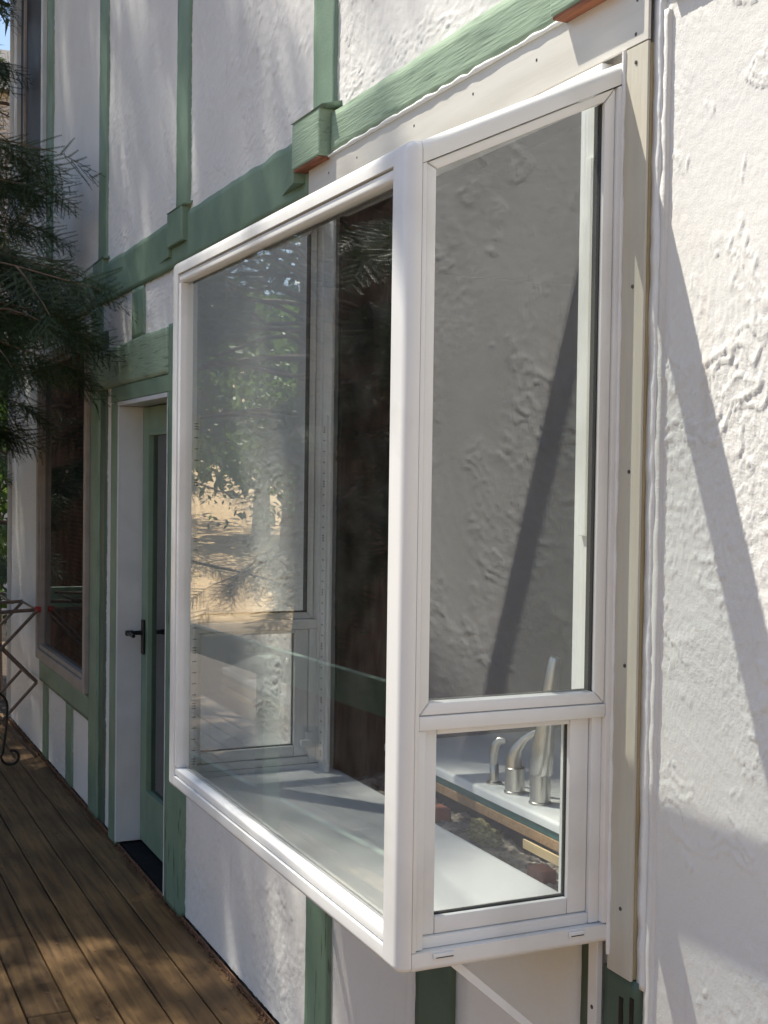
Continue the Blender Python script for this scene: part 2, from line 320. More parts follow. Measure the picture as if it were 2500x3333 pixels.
deck = thing('deck', 'timber deck', 'deck'); del deck['label'], deck['category']; deck['kind'] = 'structure'
JO = .1395; PW = JO - .006
def plank(y1, xa, xb):
    bm = bmesh.new(); bbox(bm, xa, xb, y1 - PW, y1, -.038, random.uniform(-.0025, .0005)); bmesh.ops.recalc_face_normals(bm, faces=bm.faces[:])
    bevel(bm, .003, 1, [e for e in bm.edges if (e.verts[0].co.z + e.verts[1].co.z) / 2 > -.02])
    return from_bm(bm, 'plank', M['deck'], deck)
y = -.025; k = 0
breaks = [None, -9, -9, -9, -4.17, -6.9, -2.9, -5.2, -7.4, -3.3, -6.2, -4.6, -7.9, -3.9, -5.8, -2.2, -6.6]
while y > -2.35:
    br = breaks[k % len(breaks)]
    if br and br > -9: plank(y, -9.75, br - .003); plank(y, br + .003, 1.6)
    else: plank(y, -9.75, 1.6)
    y -= JO; k += 1
sv = []; sf = []
for k_ in range(9):
    yc = -.025 - k_ * JO - PW / 2
    for i in range(26):
        for dy in (-.045, .045):
            cx_ = -9.55 + i * .406 + random.uniform(-.006, .006); cyy = yc + dy + random.uniform(-.005, .005); b0 = len(sv)
            sv += [(cx_ + .004 * math.cos(a), cyy + .004 * math.sin(a), .0009) for a in [j * math.pi / 3 for j in range(6)]]; sf.append(tuple(range(b0, b0 + 6)))
me = bpy.data.meshes.new('deck_screws'); me.from_pydata(sv, [], sf); o = link(me, 'deck_screws', M['screw'], deck); o['kind'] = 'stuff'
for i in range(8):
    xx = -9.6 + i * 1.55; box('joist', xx, xx + .045, -2.33, -.03, -.24, -.04, M['debris'], deck)
box('deck_beam', -9.7, 1.55, -2.2, -2.1, -.46, -.245, M['debris'], deck)
for i in range(5): box('pier', -9.4 + i * 2.6, -9.3 + i * 2.6, -2.2, -2.1, -1.6, -.465, M['debris'], deck)

# ================================================================ the house wall
house = thing('house', 'white stucco house wall with green painted timber framing, around the bay window', 'house')
OPEN = [(-3.375, -2.075, .865, 2.50),        # garden window
        (-5.955, -5.095, 0.0, 2.06),         # door
        (-8.03, -6.66, .64, 2.40),           # picture window
        (-8.93, -8.0, 3.45, 5.5)]            # upper window
WX0, WX1, WZ1 = -9.3, 1.5, 5.9
def lines(a, b, stepf, must):
    L = [a]; must = sorted(must)
    stops = [m for m in must if a < m < b] + [b]; cur = a
    for s in stops:
        n = max(1, int(math.ceil((s - cur) / stepf((s + cur) / 2))))
        # graded spacing
        pos = cur
        while pos < s - 1e-9:
            h = stepf(pos); rem = s - pos
            if rem < 1.5 * h: pos = s
            else: pos += h
            L.append(pos)
        cur = s
    return np.array(L)
def xs_step(x):
    if x > -.3: return .03
    if x > -1.45: return .0042
    if x > -2.05: return .0028
    if x > -3.5: return .009
    if x > -5.3: return .009
    return .016
xl = lines(WX0, WX1, xs_step, [o[0] for o in OPEN] + [o[1] for o in OPEN] + [-2.05, -1.45, -.3])
zl = lines(0.012, WZ1, lambda z: .005 if .7 < z < 2.85 else (.009 if z < 3.6 else .02), [o[2] for o in OPEN] + [o[3] for o in OPEN])
def stucco_h(X, Z):
    wx = X + .05 * (fbm(X * 6, Z * 6, 31, 4) - .5); wz = Z + .05 * (fbm(X * 6, Z * 6, 41, 4) - .5)
    area = sst(.38, .55, fbm(X * 2.3, Z * 1.7, 5, 4))                # where the trowel tore the coat
    brk = sst(.47, .52, fbm(X * 11, Z * 11, 15, 4))
    jx = .012 * (fbm(X * 45, Z * 45, 51, 2) - .5); n = fbm((wx + jx) * 5, (wz + jx) * 6.5, 13, 4, .52)
    edge = 0
    for lv in (.43, .50, .57): edge = edge + np.where(n > lv, np.exp(-(n - lv) / .022), 0) * sst(0, .003, n - lv)   # thin lips, sharp on one side
    torn = fbm(wx * 95, wz * 70, 7, 4, .65); chips = sst(.58, .62, torn)
    ang = .6 * np.sin(X * 2.3 + Z * 3.1); u = X * np.cos(ang) + Z * np.sin(ang); v = Z * np.cos(ang) - X * np.sin(ang)
    tro = fbm(u * 7, v * 130, 19, 3) * sst(.28, .5, fbm(X * 3 + 7, Z * 3, 21, 3))
    grain = fbm(X * 150, Z * 150, 25, 2); und = fbm(X * 3.5, Z * 3.5, 29, 3)
    return edge * brk * (.0027 + .0010 * area) + area * .0014 * chips + .0017 * tro + .0007 * grain + .0045 * und
XX, ZZ = np.meshgrid(xl, zl, indexing='ij'); HH = stucco_h(XX, ZZ)
V = np.stack([XX, -HH - .001, ZZ], -1).reshape(-1, 3); nz = len(zl)
I = (np.arange(len(xl) - 1)[:, None] * nz + np.arange(nz - 1)[None])
cx = (xl[:-1] + xl[1:]) / 2; cz = (zl[:-1] + zl[1:]) / 2; CX, CZ = np.meshgrid(cx, cz, indexing='ij')
keep = np.ones_like(CX, bool)
for a, b, c, d in OPEN: keep &= ~((CX > a) & (CX < b) & (CZ > c) & (CZ < d))
F = np.stack([I, I + nz, I + nz + 1, I + 1], -1)[keep]
used = np.zeros(len(V), bool); used[F.ravel()] = True; idx = np.cumsum(used) - 1
from_np(V[used], idx[F], 'stucco', M['stucco'], house, smooth=True)
# wall thickness behind the render coat: boxes between the openings
T0, T1 = .004, .15
core = bmesh.new()
def cb(x0, x1, z0, z1): bbox(core, x0, x1, T0, T1, z0, z1)
cb(-2.075, WX1, 0, WZ1); cb(-3.375, -2.075, 0, .865); cb(-3.375, -2.075, 2.50, WZ1); cb(-5.095, -3.375, 0, WZ1)
cb(-5.955, -5.095, 2.06, WZ1); cb(-6.66, -5.955, 0, WZ1)
cb(-8.03, -6.66, 0, .64); cb(-8.03, -6.66, 2.40, 3.45); cb(-8.0, -6.66, 3.45, WZ1)
cb(-8.93, -8.03, 0, 3.45); cb(-8.93, -8.0, 5.5, WZ1); cb(WX0, -8.93, 0, WZ1)
from_bm(core, 'wall_core', M['framing'], house)
box('end_wall', WX0, WX0 + .12, .152, 6, -.6, WZ1, M['stucco'], house)
box('foundation', WX0, WX1, .02, .16, -1.6, -.002, M['rubble'], house)
box('corner_board', WX0 - .02, WX0 - .001, -.03, .12, 0, WZ1, M['jamb'], house, .003)
box('side_wall', WX1 - .12, WX1, .152, 6, -.6, WZ1, M['stucco'], house)
box('rear_wall', WX0 + .122, WX1 - .122, 5.88, 6, -.6, WZ1, M['stucco'], house)
box('roof_deck', WX0 - .25, WX1 + .3, -.28, 6.3, WZ1 + .002, WZ1 + .16, M['roof'], house)
box('upper_floor', WX0 + .122, WX1 - .122, .152, 5.878, 2.62, 2.85, M['roomgrey'], house)

def strip(name, x0, x1, z0, z1, mt, thick=.008, jit=.004, vertical=True, seed=1, rel=.0012, y=0.0, step=.02):
    """hand painted timber strip lying on the wall with slightly wandering edges"""
    nx = max(3, int((x1 - x0) / step) + 1); nz_ = max(3, int((z1 - z0) / step) + 1)
    if vertical: nx = min(nx, 8)
    else: nz_ = min(nz_, 10)
    a = np.linspace(0, 1, nx); b = np.linspace(0, 1, nz_); A, B = np.meshgrid(a, b, indexing='ij')
    X = x0 + A * (x1 - x0); Z = z0 + B * (z1 - z0)
    if vertical:
        eL = (fbm(Z * 9, Z * 0, seed, 3) - .5) * 2 * jit; eR = (fbm(Z * 9, Z * 0 + 5, seed + 3, 3) - .5) * 2 * jit; X = X + (1 - A) * eL + A * eR
    else:
        eL = (fbm(X * 9, X * 0, seed, 3) - .5) * 2 * jit; eR = (fbm(X * 9, X * 0 + 5, seed + 3, 3) - .5) * 2 * jit; Z = Z + (1 - B) * eL + B * eR
    H = thick + rel * (fbm(X * 30, Z * 30, seed + 9, 3) - .5) * 2
    edge = (A < 1e-6) | (A > 1 - 1e-6) | (B < 1e-6) | (B > 1 - 1e-6)
    front = np.stack([X, -H + y, Z], -1).reshape(-1, 3); back = np.stack([X, np.full_like(H, .003 + y), Z], -1).reshape(-1, 3)
    n = nx * nz_; J = (np.arange(nx - 1)[:, None] * nz_ + np.arange(nz_ - 1)[None]); Fq = np.stack([J, J + nz_, J + nz_ + 1, J + 1], -1).reshape(-1, 4)
    rim = [(i * nz_) for i in range(nx)] + [((nx - 1) * nz_ + j) for j in range(1, nz_)] + [(i * nz_ + nz_ - 1) for i in range(nx - 2, -1, -1)] + [j for j in range(nz_ - 2, 0, -1)]
    R = [(rim[(i + 1) % len(rim)], rim[i], rim[i] + n, rim[(i + 1) % len(rim)] + n) for i in range(len(rim))]
    return from_np(np.concatenate([front, back]), np.concatenate([Fq, np.array(R)]), name, mt, house, smooth=False)
TZ = .0155   # proud of the render coat
# upper storey studs and main band
for i, (a, b, zt) in enumerate([(-7.955, -7.765, 5.9), (-6.48, -6.305, 5.9), (-5.05, -4.875, 5.9), (-3.565, -3.40, 5.9)]):
    strip('stud', a, b, 2.757, zt, M['green'], TZ, .006, True, 10 + i)
strip('stud', -1.955, -1.862, 2.60, 5.9, M['green'], TZ, .004, True, 15)
strip('beam', -9.3, -3.60, 2.556, 2.745, M['green'], TZ + .002, .007, False, 20)
b_ = strip('beam', -3.39, -1.935, 2.634, 2.748, M['green_wood'], .030, .003, False, 21); b_['label'] = 'rough sawn cracked green beam over the bay'
strip('beam', -1.865, 1.5, 2.575, 2.75, M['green'], TZ + .002, .006, False, 22)
strip('stud', -5.768, -5.565, 2.332, 2.552, M['green'], TZ, .005, True, 23)
# door surround
strip('lintel', -6.385, -5.10, 2.135, 2.322, M['green_wood'], .034, .004, False, 24)
box('door_casing', -6.105, -5.958, -.030, .004, 0.0, 2.06, M['green'], house, .004)
box('door_head_casing', -6.105, -4.97, -.031, .004, 2.063, 2.132, M['green'], house, .004)
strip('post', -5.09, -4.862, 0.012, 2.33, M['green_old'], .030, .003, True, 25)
# trim round the picture window
strip('post', -6.60, -6.40, .012, 2.55, M['green'], .024, .002, True, 26)
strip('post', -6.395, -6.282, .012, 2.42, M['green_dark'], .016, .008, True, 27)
strip('sill_band', -8.07, -6.605, .46, .588, M['green'], TZ + .004, .004, False, 28)
for i, (a, b) in enumerate([(-7.965, -7.815), (-7.243, -7.08)]): strip('stud', a, b, .012, .457, M['green'], TZ, .005, True, 30 + i)
# under the bay and beside it
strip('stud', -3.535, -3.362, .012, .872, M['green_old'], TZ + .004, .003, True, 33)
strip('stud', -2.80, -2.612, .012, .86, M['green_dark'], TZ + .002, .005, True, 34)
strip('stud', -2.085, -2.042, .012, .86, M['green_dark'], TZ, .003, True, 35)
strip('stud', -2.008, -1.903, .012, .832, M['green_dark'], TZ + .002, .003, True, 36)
strip('smooth_render_panel', -2.61, -2.088, .012, .86, M['stucco'], .0085, .001, True, 37, rel=.0003)
strip('smooth_render_panel', -3.36, -2.803, .012, .86, M['stucco'], .0085, .001, True, 38, rel=.0003)
for (a, z0, z1) in ((-1.955, .735, .79), (-1.922, .735, .80)): box('paint_drip', a, a + .012, -.0195, -.014, z0 - .01, z1, M['iron'], house, .001)

def bracket(xc, raw, pr_=.05, cheek=True):
    """beam end on the stud with a sloping cheek at its left"""
    x0, x1 = xc - .115, xc + .10
    o = box('beam_end', x0, x1, -pr_, .003, 2.632, 2.765, M['green_wood'] if raw else M['green'], house, .005)
    prism_x('beam_cap', [(-pr_ - .003, 2.767), (.0, 2.785), (.0, 2.767)], x0 - .004, x1 + .03, M['green'], house)
    if raw: box('cut_end', x0 + .006, x1 - .004, -pr_ + .004, -.004, 2.626, 2.631, M['redwood'], house)
    if not cheek: return
    bm = bmesh.new()   # wedge cheek
    P = [(x0 - .003, -pr_ + .008, 2.72), (x0 - .003, -pr_ + .008, 2.60), (x0 - .20, -.018, 2.60), (x0 - .003, -.018, 2.735), (x0 - .003, -.018, 2.60)]
    v = [bm.verts.new(p) for p in P]
    for f in ((0, 2, 1), (0, 3, 2), (1, 2, 4), (0, 1, 4, 3), (2, 3, 4)): bm.faces.new([v[i] for i in f])
    from_bm(bm, 'cheek', M['green'], house)
bracket(-3.50, True, .062); bracket(-4.98, False, .04); bracket(-6.40, False, .036); bracket(-7.86, False, .036); bracket(-2.07, True, .062, False)
# rooms behind the wall
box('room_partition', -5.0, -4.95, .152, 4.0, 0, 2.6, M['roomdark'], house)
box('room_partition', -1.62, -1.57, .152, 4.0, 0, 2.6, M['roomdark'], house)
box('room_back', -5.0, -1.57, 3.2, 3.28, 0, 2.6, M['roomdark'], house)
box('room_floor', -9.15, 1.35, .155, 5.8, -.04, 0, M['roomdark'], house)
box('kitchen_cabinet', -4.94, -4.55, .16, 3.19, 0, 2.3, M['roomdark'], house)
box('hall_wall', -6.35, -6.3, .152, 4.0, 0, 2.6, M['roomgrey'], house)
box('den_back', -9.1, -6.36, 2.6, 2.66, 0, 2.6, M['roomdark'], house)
# litter and grime line where the wall meets the deck
lv = []; lf = []
for i in range(2600):
    x = random.uniform(-9.2, -2.5); yy = -.004 - abs(random.gauss(0, .014)) - .016; z = random.uniform(0, .008); a = random.uniform(0, 6.28); L = random.uniform(.004, .014); ww = random.uniform(.001, .003)
    c, s = math.cos(a), math.sin(a); k = len(lv)
    lv += [(x - c * L, yy - s * L * .4, z), (x + s * ww, yy - c * ww, z + .002), (x + c * L, yy + s * L * .4, z + .003), (x - s * ww, yy + c * ww, z)]; lf.append((k, k + 1, k + 2, k + 3))
lit = from_np(lv, lf, 'needle_litter', M['debris']); lit['kind'] = 'stuff'
box('ledger_gap', -9.3, 1.5, -.021, -.017, -.03, .014, M['debris'], house)

lv = []; lf = []
for i in range(900):
    x = random.uniform(-9.3, -3.2); yy = random.uniform(-1.2, -.03); z = .003; a = random.uniform(0, 6.28); L = random.uniform(.004, .013); ww = random.uniform(.0008, .0022)
    c, s_ = math.cos(a), math.sin(a); k = len(lv)
    lv += [(x - c * L, yy - s_ * L, z), (x + s_ * ww, yy - c * ww, z + .002), (x + c * L, yy + s_ * L, z + .003), (x - s_ * ww, yy + c * ww, z)]; lf.append((k, k + 1, k + 2, k + 3))
lit = from_np(lv, lf, 'scattered_litter', M['debris']); lit['kind'] = 'stuff'
# ================================================================ the garden window
gw = thing('garden_window', 'white vinyl box bay window with glass sides and rounded corner posts, projecting from the stucco wall', 'window', (-2.73, 0, .88))
gw.matrix_world = Matrix.Translation((-2.73, 0, .88))
OFF = Vector((-2.73, 0, .88))
bpy.context.view_layer.update()
class _G: pass
def G(o):   # parts are built in place; their meshes are moved into the window's own frame
    if o.parent is None or o.parent == gw:
        o.parent = gw; o.data.transform(Matrix.Translation(-OFF)); 
    return o
X0, X1, D = -3.485, -1.985, .455
ZB, ZF, SL = .880, 2.314, .466     # bottom, front top, slope of the sides' top
VI = M['vinyl']
def ztop(y, off=0): return 2.509 + SL * y - off
fw = .062    # frame thickness
ps = .055
for sx, xo in ((1, X1), (-1, X0)):
    xi = xo - sx * fw
    a, b = sorted((xo, xi))
    G(rounded('corner_post', a, b, -D, -.4292, ZB, ZF - .004, VI, None,
      [(lambda m, xo=xo: abs(m.x - xo) < 1e-4 and abs(m.y + D) < 1e-4 and True, .023, 8), (lambda m: m.z > ZF - .0045 and (m.y < -D + .010 or abs(m.x - xo) < .010), .020, 6), (lambda m: m.z < ZB + 1e-4 and (m.y < -D + .010 or abs(m.x - xo) < .010), .013, 5)]))
    # pieces of the side, in (y, z)
    yw = -.012
    def side(name, pts, d0=0.0, d1=fw, r=.002, m=VI, seg=2, big=None):
        p, q = sorted((xo - sx * d0, xo - sx * d1)); return G(prism_x(name, pts, p, q, m, None, r, seg, big))
    ya = -.4284
    side('side_top_rail', [(ya, ztop(ya, .040)), (yw, ztop(yw, .040)), (yw, ztop(yw)), (ya, ztop(ya) )], -.0006, .080, .007, VI, 3, (lambda m, xo=xo, sx=sx: sx * (m.x - xo) > .0001 and m.z > ztop(m.y) - .004 and abs(m.y - ya) > .01 and abs(m.y - yw) > .01, .019))
    side('side_bottom_rail', [(-.4284, ZB), (yw, ZB), (yw, .915), (-.4284, .915)], -.0006, fw, .006, VI, 3, (lambda m, xo=xo, sx=sx: sx * (m.x - xo) > .0001 and m.z < ZB + .002 and abs(m.y - ya) > .01, .013))
    side('wall_jamb', [(-.038, .917), (yw - .001, .917), (yw - .001, ztop(yw, .042)), (-.038, ztop(-.038, .042))], -.001, fw, .003)
    side('post_facing', [(-.4284, .916), (-.4202, .916), (-.4202, ztop(-.42, .041)), (-.4284, ztop(-.4284, .041))], -.0005, fw, .0015)
    # upper fixed light with its bead
    side('glazing_bead', [(-.4190, 1.326), (-.400, 1.349), (-.400, ztop(-.4, .060)), (-.4190, ztop(-.419, .042))], .004, .03, .003)
    side('glazing_bead', [(-.0395, 1.326), (-.0395, ztop(-.0395, .042)), (-.062, ztop(-.062, .062)), (-.062, 1.349)], .004, .03, .003)
    side('glazing_bead', [(-.4175, ztop(-.4175, .042)), (-.0405, ztop(-.0405, .042)), (-.063, ztop(-.063, .060)), (-.399, ztop(-.399, .060))], .003, .029, .003)
    side('glazing_bead', [(-.4175, 1.3265), (-.0405, 1.3265), (-.063, 1.348), (-.399, 1.348)], .003, .029, .003)
    side('gasket', [(-.4015, 1.346), (-.0605, 1.346), (-.0605, 1.350), (-.4015, 1.350)], .026, .034, 0, M['slot'])
    side('gasket', [(-.0645, 1.346), (-.0600, 1.346), (-.0600, ztop(-.06, .061)), (-.0645, ztop(-.0645, .061))], .0125, .034, 0, M['slot'])
    side('pane', [(-.408, 1.341), (-.056, 1.341), (-.056, ztop(-.056, .054)), (-.408, ztop(-.408, .054))], .017, .023, 0, M['glass'])
    # middle rail, split in two levels
    side('middle_rail', [(-.4195, 1.3005), (-.0390, 1.3005), (-.0390, 1.3250), (-.4195, 1.3250)], .001, fw, .002)
    # lower casement sash, set back in its frame
    sh = bpy.data.objects.new('casement_sash', None); COL.objects.link(sh); sh.parent = gw
    def sub(o): o.data.transform(Matrix.Translation(-OFF)); o.parent = sh; return o
    def ss(name, pts, d0, d1, r=.002, m=VI): p, q = sorted((xo - sx * d0, xo - sx * d1)); return sub(prism_x(name, pts, p, q, m, None, r, 2))
    y0, y1, z0, z1 = -.404, -.062, .9375, 1.2985
    ss('sash_stile', [(y0, z0), (y0 + .028, z0), (y0 + .028, z1), (y0, z1)], .020, .052)
    ss('sash_stile', [(y1 - .040, z0), (y1, z0), (y1, z1), (y1 - .040, z1)], .020, .052)
    ss('sash_rail', [(y0 + .029, z0), (y1 - .041, z0), (y1 - .041, z0 + .030), (y0 + .029, z0 + .030)], .020, .052)
    ss('sash_rail', [(y0 + .029, z1 - .010), (y1 - .041, z1 - .010), (y1 - .041, z1), (y0 + .029, z1)], .020, .052)
    ss('gasket', [(y0 + .028, z0 + .0295), (y1 - .040, z0 + .0295), (y1 - .040, z0 + .033), (y0 + .028, z0 + .0325)], .030, .040, 0, M['slot'])
    ss('gasket', [(y1 - .0415, z0 + .03), (y1 - .0398, z0 + .03), (y1 - .0398, z1 - .01), (y1 - .0415, z1 - .01)], .030, .040, 0, M['slot'])
    ss('pane', [(y0 + .022, z0 + .024), (y1 - .034, z0 + .024), (y1 - .034, z1 - .005), (y0 + .022, z1 - .005)], .033, .039, 0, M['glass'])
    # stepped sub-frame in the recess
    side('recess_step', [(-.0600, .917), (-.0385, .917), (-.0385, 1.2995), (-.0600, 1.2995)], .012, fw - .003, .0015)
    side('recess_step', [(-.4195, .917), (-.4045, .917), (-.4045, 1.2995), (-.4195, 1.2995)], .006, fw - .003, .0015)
    side('recess_sill', [(-.4040, .9155), (-.0605, .9155), (-.0605, .936), (-.4040, .936)], .014, fw - .002, .003)
    # weep covers
    for (p, q) in ((-.388, -.347), (-.112, -.078)):
        side('weep_cover', [(p, .9015), (q, .9015), (q, .9115), (p, .9115)], -.0055, -.001, .0012)
        side('weep_slot', [(p + .004, .9035), (q - .003, .9035), (q - .003, .9052), (p + .004, .9052)], -.0060, -.0052, 0, M['slot'])
    # inner flange at the wall and shelf standards
    fx0, fx1 = sorted((xi - sx * .001, xi - sx * .066)); G(box('inner_flange', fx0, fx1, -.032, -.022, .902, 2.462, VI, None, .002))
# front rails and glazing
XA, XB = X0 + fw + .0005, X1 - fw - .0005
G(rounded('front_top_rail', XA, XB, -D + .0004, -D + fw, 2.274, ZF - .0042, VI, None, [(lambda m: m.y < -D + .03 and m.z > 2.3, .020, 6)]))
G(rounded('front_bottom_rail', XA, XB, -D + .0004, -D + fw, ZB + .0003, .9135, VI, None, [(lambda m: m.y < -D + .03 and m.z < .89, .013, 5)]))
G(rounded('front_bead', XA, XB, -D + .004, -D + .034, 2.2495, 2.2732, VI, None, [(lambda m: m.y < -D + .01, .008, 5)]))
G(rounded('front_bead', XA, XB, -D + .004, -D + .034, .9145, .9385, VI, None, [(lambda m: m.y < -D + .01, .008, 5)]))
for p, q, m_ in ((XA, XA + .020, 1), (XB - .006, XB, -1)):
    G(rounded('front_bead', p, q, -D + .003, -D + .034, .9395, 2.2485, VI, None, [(lambda m: m.y < -D + .01, .003, 3)]))
G(box('gasket', XA + .021, XB - .007, -D + .0265, -D + .0345, .9386, .9412, M['slot'], None))
G(box('gasket', XA + .021, XB - .007, -D + .0265, -D + .0345, 2.2450, 2.2494, M['slot'], None))
G(box('pane', XA + .012, XB - .001, -D + .021, -D + .027, .932, 2.256, M['glass_front'], None))
# sloping glass roof and its wall rail
G(prism_x('roof_pane', [(-D + .05, ztop(-D + .05, .012)), (-.03, ztop(-.03, .012)), (-.03, ztop(-.03, .006)), (-D + .05, ztop(-D + .05, .006))], X0 + .05, X1 - .05, M['glass'], None))
G(box('wall_rail', X0 + fw + .001, X1 - fw - .001, -.03, .02, 2.4635, 2.512, VI, None, .002))
# seat board
G(box('seat_board', X0 + fw + .0005, X1 - fw - .0005, -D + fw + .0005, .012, .872, .902, M['seat'], None, .002))
G(box('seat_trim', X0 + fw + .001, X1 - fw - .001, -D + .0355, -D + fw - .001, .9145, .925, VI, None, .002))
# shelf standards: slotted strips
def standard(x0, x1, y0, y1, z0, z1, along):
    o = G(box('shelf_standard', x0, x1, y0, y1, z0, z1, VI, None, .0008))
    bm = bmesh.new(); n = int((z1 - z0) / .0305)
    for i in range(n):
        zc = z0 + .02 + i * .0305
        for dz in ((0,) if i % 5 else (-.007, 0, .007)):
            h = .003
            if along == 'y': bbox(bm, (x0 + x1) / 2 - .0055, (x0 + x1) / 2 + .0055, y0 - .0006, y0 + .0004, zc + dz - h / 2, zc + dz + h / 2)
            else: bbox(bm, x1 - .0004, x1 + .0006, (y0 + y1) / 2 - .0055, (y0 + y1) / 2 + .0055, zc + dz - h / 2, zc + dz + h / 2)
    s = from_bm(bm, 'slot', M['slot']); s.data.transform(Matrix.Translation(-OFF)); s.parent = o; s['kind'] = 'stuff'
standard(-3.398, -3.376, -.0385, -.0325, .93, 1.905, 'y')
standard(-3.4225, -3.4165, -.412, -.390, .93, 1.895, 'x')
nst = G(box('trim_strip', -2.086, -2.064, -.0395, -.0325, 1.63, 2.34, VI, None, .001))
G(box('sash_lock', -3.419, -3.405, -.075, -.055, .955, 1.010, VI, None, .003)); G(box('sash_lock', -3.404, -3.392, -.095, -.060, .972, .990, VI, None, .003))
# bottom support: cleat down the wall and diagonal braces
for xx in (-2.045, -3.42):
    G(box('wall_cleat', xx, xx + .030, -.022, -.018 + .002, .55, .878, VI, None, .001)) if False else None
cl = G(box('wall_cleat', -2.040, -2.011, -.030, -.0175, .30, .878, VI, None, .001))
G(box('wall_cleat', -3.462, -3.434, -.030, -.0235, .80, .878, VI, None, .001))
def brace(xc):
    bm = bmesh.new(); p = Vector((xc, -.335, .8795)); q = Vector((xc, -.031, .612)); d = (q - p).normalized(); n = Vector((0, d.z, -d.y)); 
    vs = []
    for c in (p, q):
        for sx_, sn in ((-.011, -.007), (.011, -.007), (.011, .007), (-.011, .007)): vs.append(bm.verts.new(c + Vector((sx_, 0, 0)) + n * sn))
    for i in range(4): bm.faces.new((vs[i], vs[(i + 1) % 4], vs[4 + (i + 1) % 4], vs[4 + i]))
    bm.faces.new(vs[:4]); bm.faces.new(vs[4:]); return G(from_bm(bm, 'brace', VI))
brace(-2.0255); brace(-3.448)
# casing boards round the opening
CA = M['casing']
G(box('side_casing', X1 - .002, -1.9125, -.0245, -.0190, .832, 2.515, CA, None, .0012))
G(box('casing_edge', -1.9205, -1.9125, -.0185, -.001, .835, 2.512, M['tan'], None, .001))
G(box('side_casing', -3.57, X0 + .001, -.0245, -.0190, .832, 2.515, CA, None, .0012))
G(box('head_flashing', -3.568, -1.9120, -.0255, -.0195, 2.5165, 2.632, M['alu'], None, .001))
bm = bmesh.new()
P = [(-3.57, -.0228, 2.607), (-1.985, -.0228, 2.607), (-1.985, -.032, 2.632), (-3.57, -.032, 2.632)]
# caulk beads (irregular)
def bead(name, pts, r, seed, mt=M['caulk'], n=90):
    P = []; R = []
    for i in range(n + 1):
        t = i / n; p = Vector(pts[0]).lerp(Vector(pts[1]), t); j = (fbm(np.array(t * 40.), np.array(0.), seed, 3) - .5) * 2
        P.append((p.x + float(j) * .0022 * (abs(pts[0][2] - pts[1][2]) > .3), p.y, p.z + float(j) * .0022 * (abs(pts[0][2] - pts[1][2]) <= .3))); R.append(r * (1 + float(j) * .5))
    return G(tube(name, P, R, mt, None, 8))
bead('caulk_bead', [(-1.984, -.0245, .86), (-1.984, -.0245, 2.515)], .0042, 1)
bead('caulk_bead', [(-3.55, -.0285, 2.6345), (-1.93, -.0285, 2.6345)], .0055, 3, n=120)
def raised(name, x0, x1, z0, z1, mt, th, seed):
    o = strip(name, x0, x1, z0, z1, mt, th, .0035, True, seed, rel=.0022, step=.012); o.parent = None; G(o); return o
raised('plaster_fillet', -1.9115, -1.888, .822, 2.60, M['caulk'], .0130, 51)
raised('plaster_fillet', -1.888, -1.872, .70, 2.56, M['stucco'], .0115, 52)
for (x, z) in ((-1.955, 2.595), (-1.958, 2.535), (-1.957, 2.485), (-1.955, 2.085), (-1.955, 1.752), (-1.957, 1.40), (-1.956, .955), (-2.30, 2.586), (-2.57, 2.588), (-2.87, 2.589), (-3.22, 2.588), (-3.42, 2.588)):
    o = G(lathe('screw', [(.0001, -.003), (.004, -.003), (.0035, -.0005), (.0001, 0)], M['screw'], None, (0, 0, 0), 10))
    o.data.transform(Matrix.Translation(OFF)); o.data.transform(Matrix.Rotation(math.pi / 2, 4, 'X')); o.data.transform(Matrix.Translation(Vector((x + .009, -.0265, z)) - OFF))
o = G(lathe('screw', [(.0001, -.003), (.005, -.003), (.004, 0), (.0001, .001)], M['screw'], None, (0, 0, 0), 10))
o.data.transform(Matrix.Translation(OFF)); o.data.transform(Matrix.Rotation(math.pi / 2, 4, 'X')); o.data.transform(Matrix.Translation(Vector((-2.025, -.031, .745)) - OFF))

# ================================================================ sink counter seen through the side glass
cy = .12
sc = thing('sink_counter', 'white enamel sink counter with teal and chipboard front edge, inside behind the bay seat', 'counter', (-2.7, .3, .93))
def C_(o, p=sc): o.data.transform(Matrix.Translation(-Vector(p.location))); o.parent = p; return o
C_(rounded('sink_deck', -3.30, -1.75, cy, .72, .964, .986, M['porcelain'], None, [(lambda m: m.y < cy + .01 and m.z > .98, .008, 4)]))
C_(box('teal_edge', -3.30, -1.75, cy + .003, .70, .945, .963, M['teal'], None, .001))
C_(box('chipboard_edge', -3.30, -1.75, cy + .001, .70, .922, .9445, M['chip'], None, .001))
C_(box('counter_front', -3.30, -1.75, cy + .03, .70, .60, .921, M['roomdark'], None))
C_(lathe('hole_cover', [(.0001, 0), (.019, 0), (.020, .002), (.016, .004), (.0001, .005)], M['screw'], None, (-2.385, .150, .986), 24))
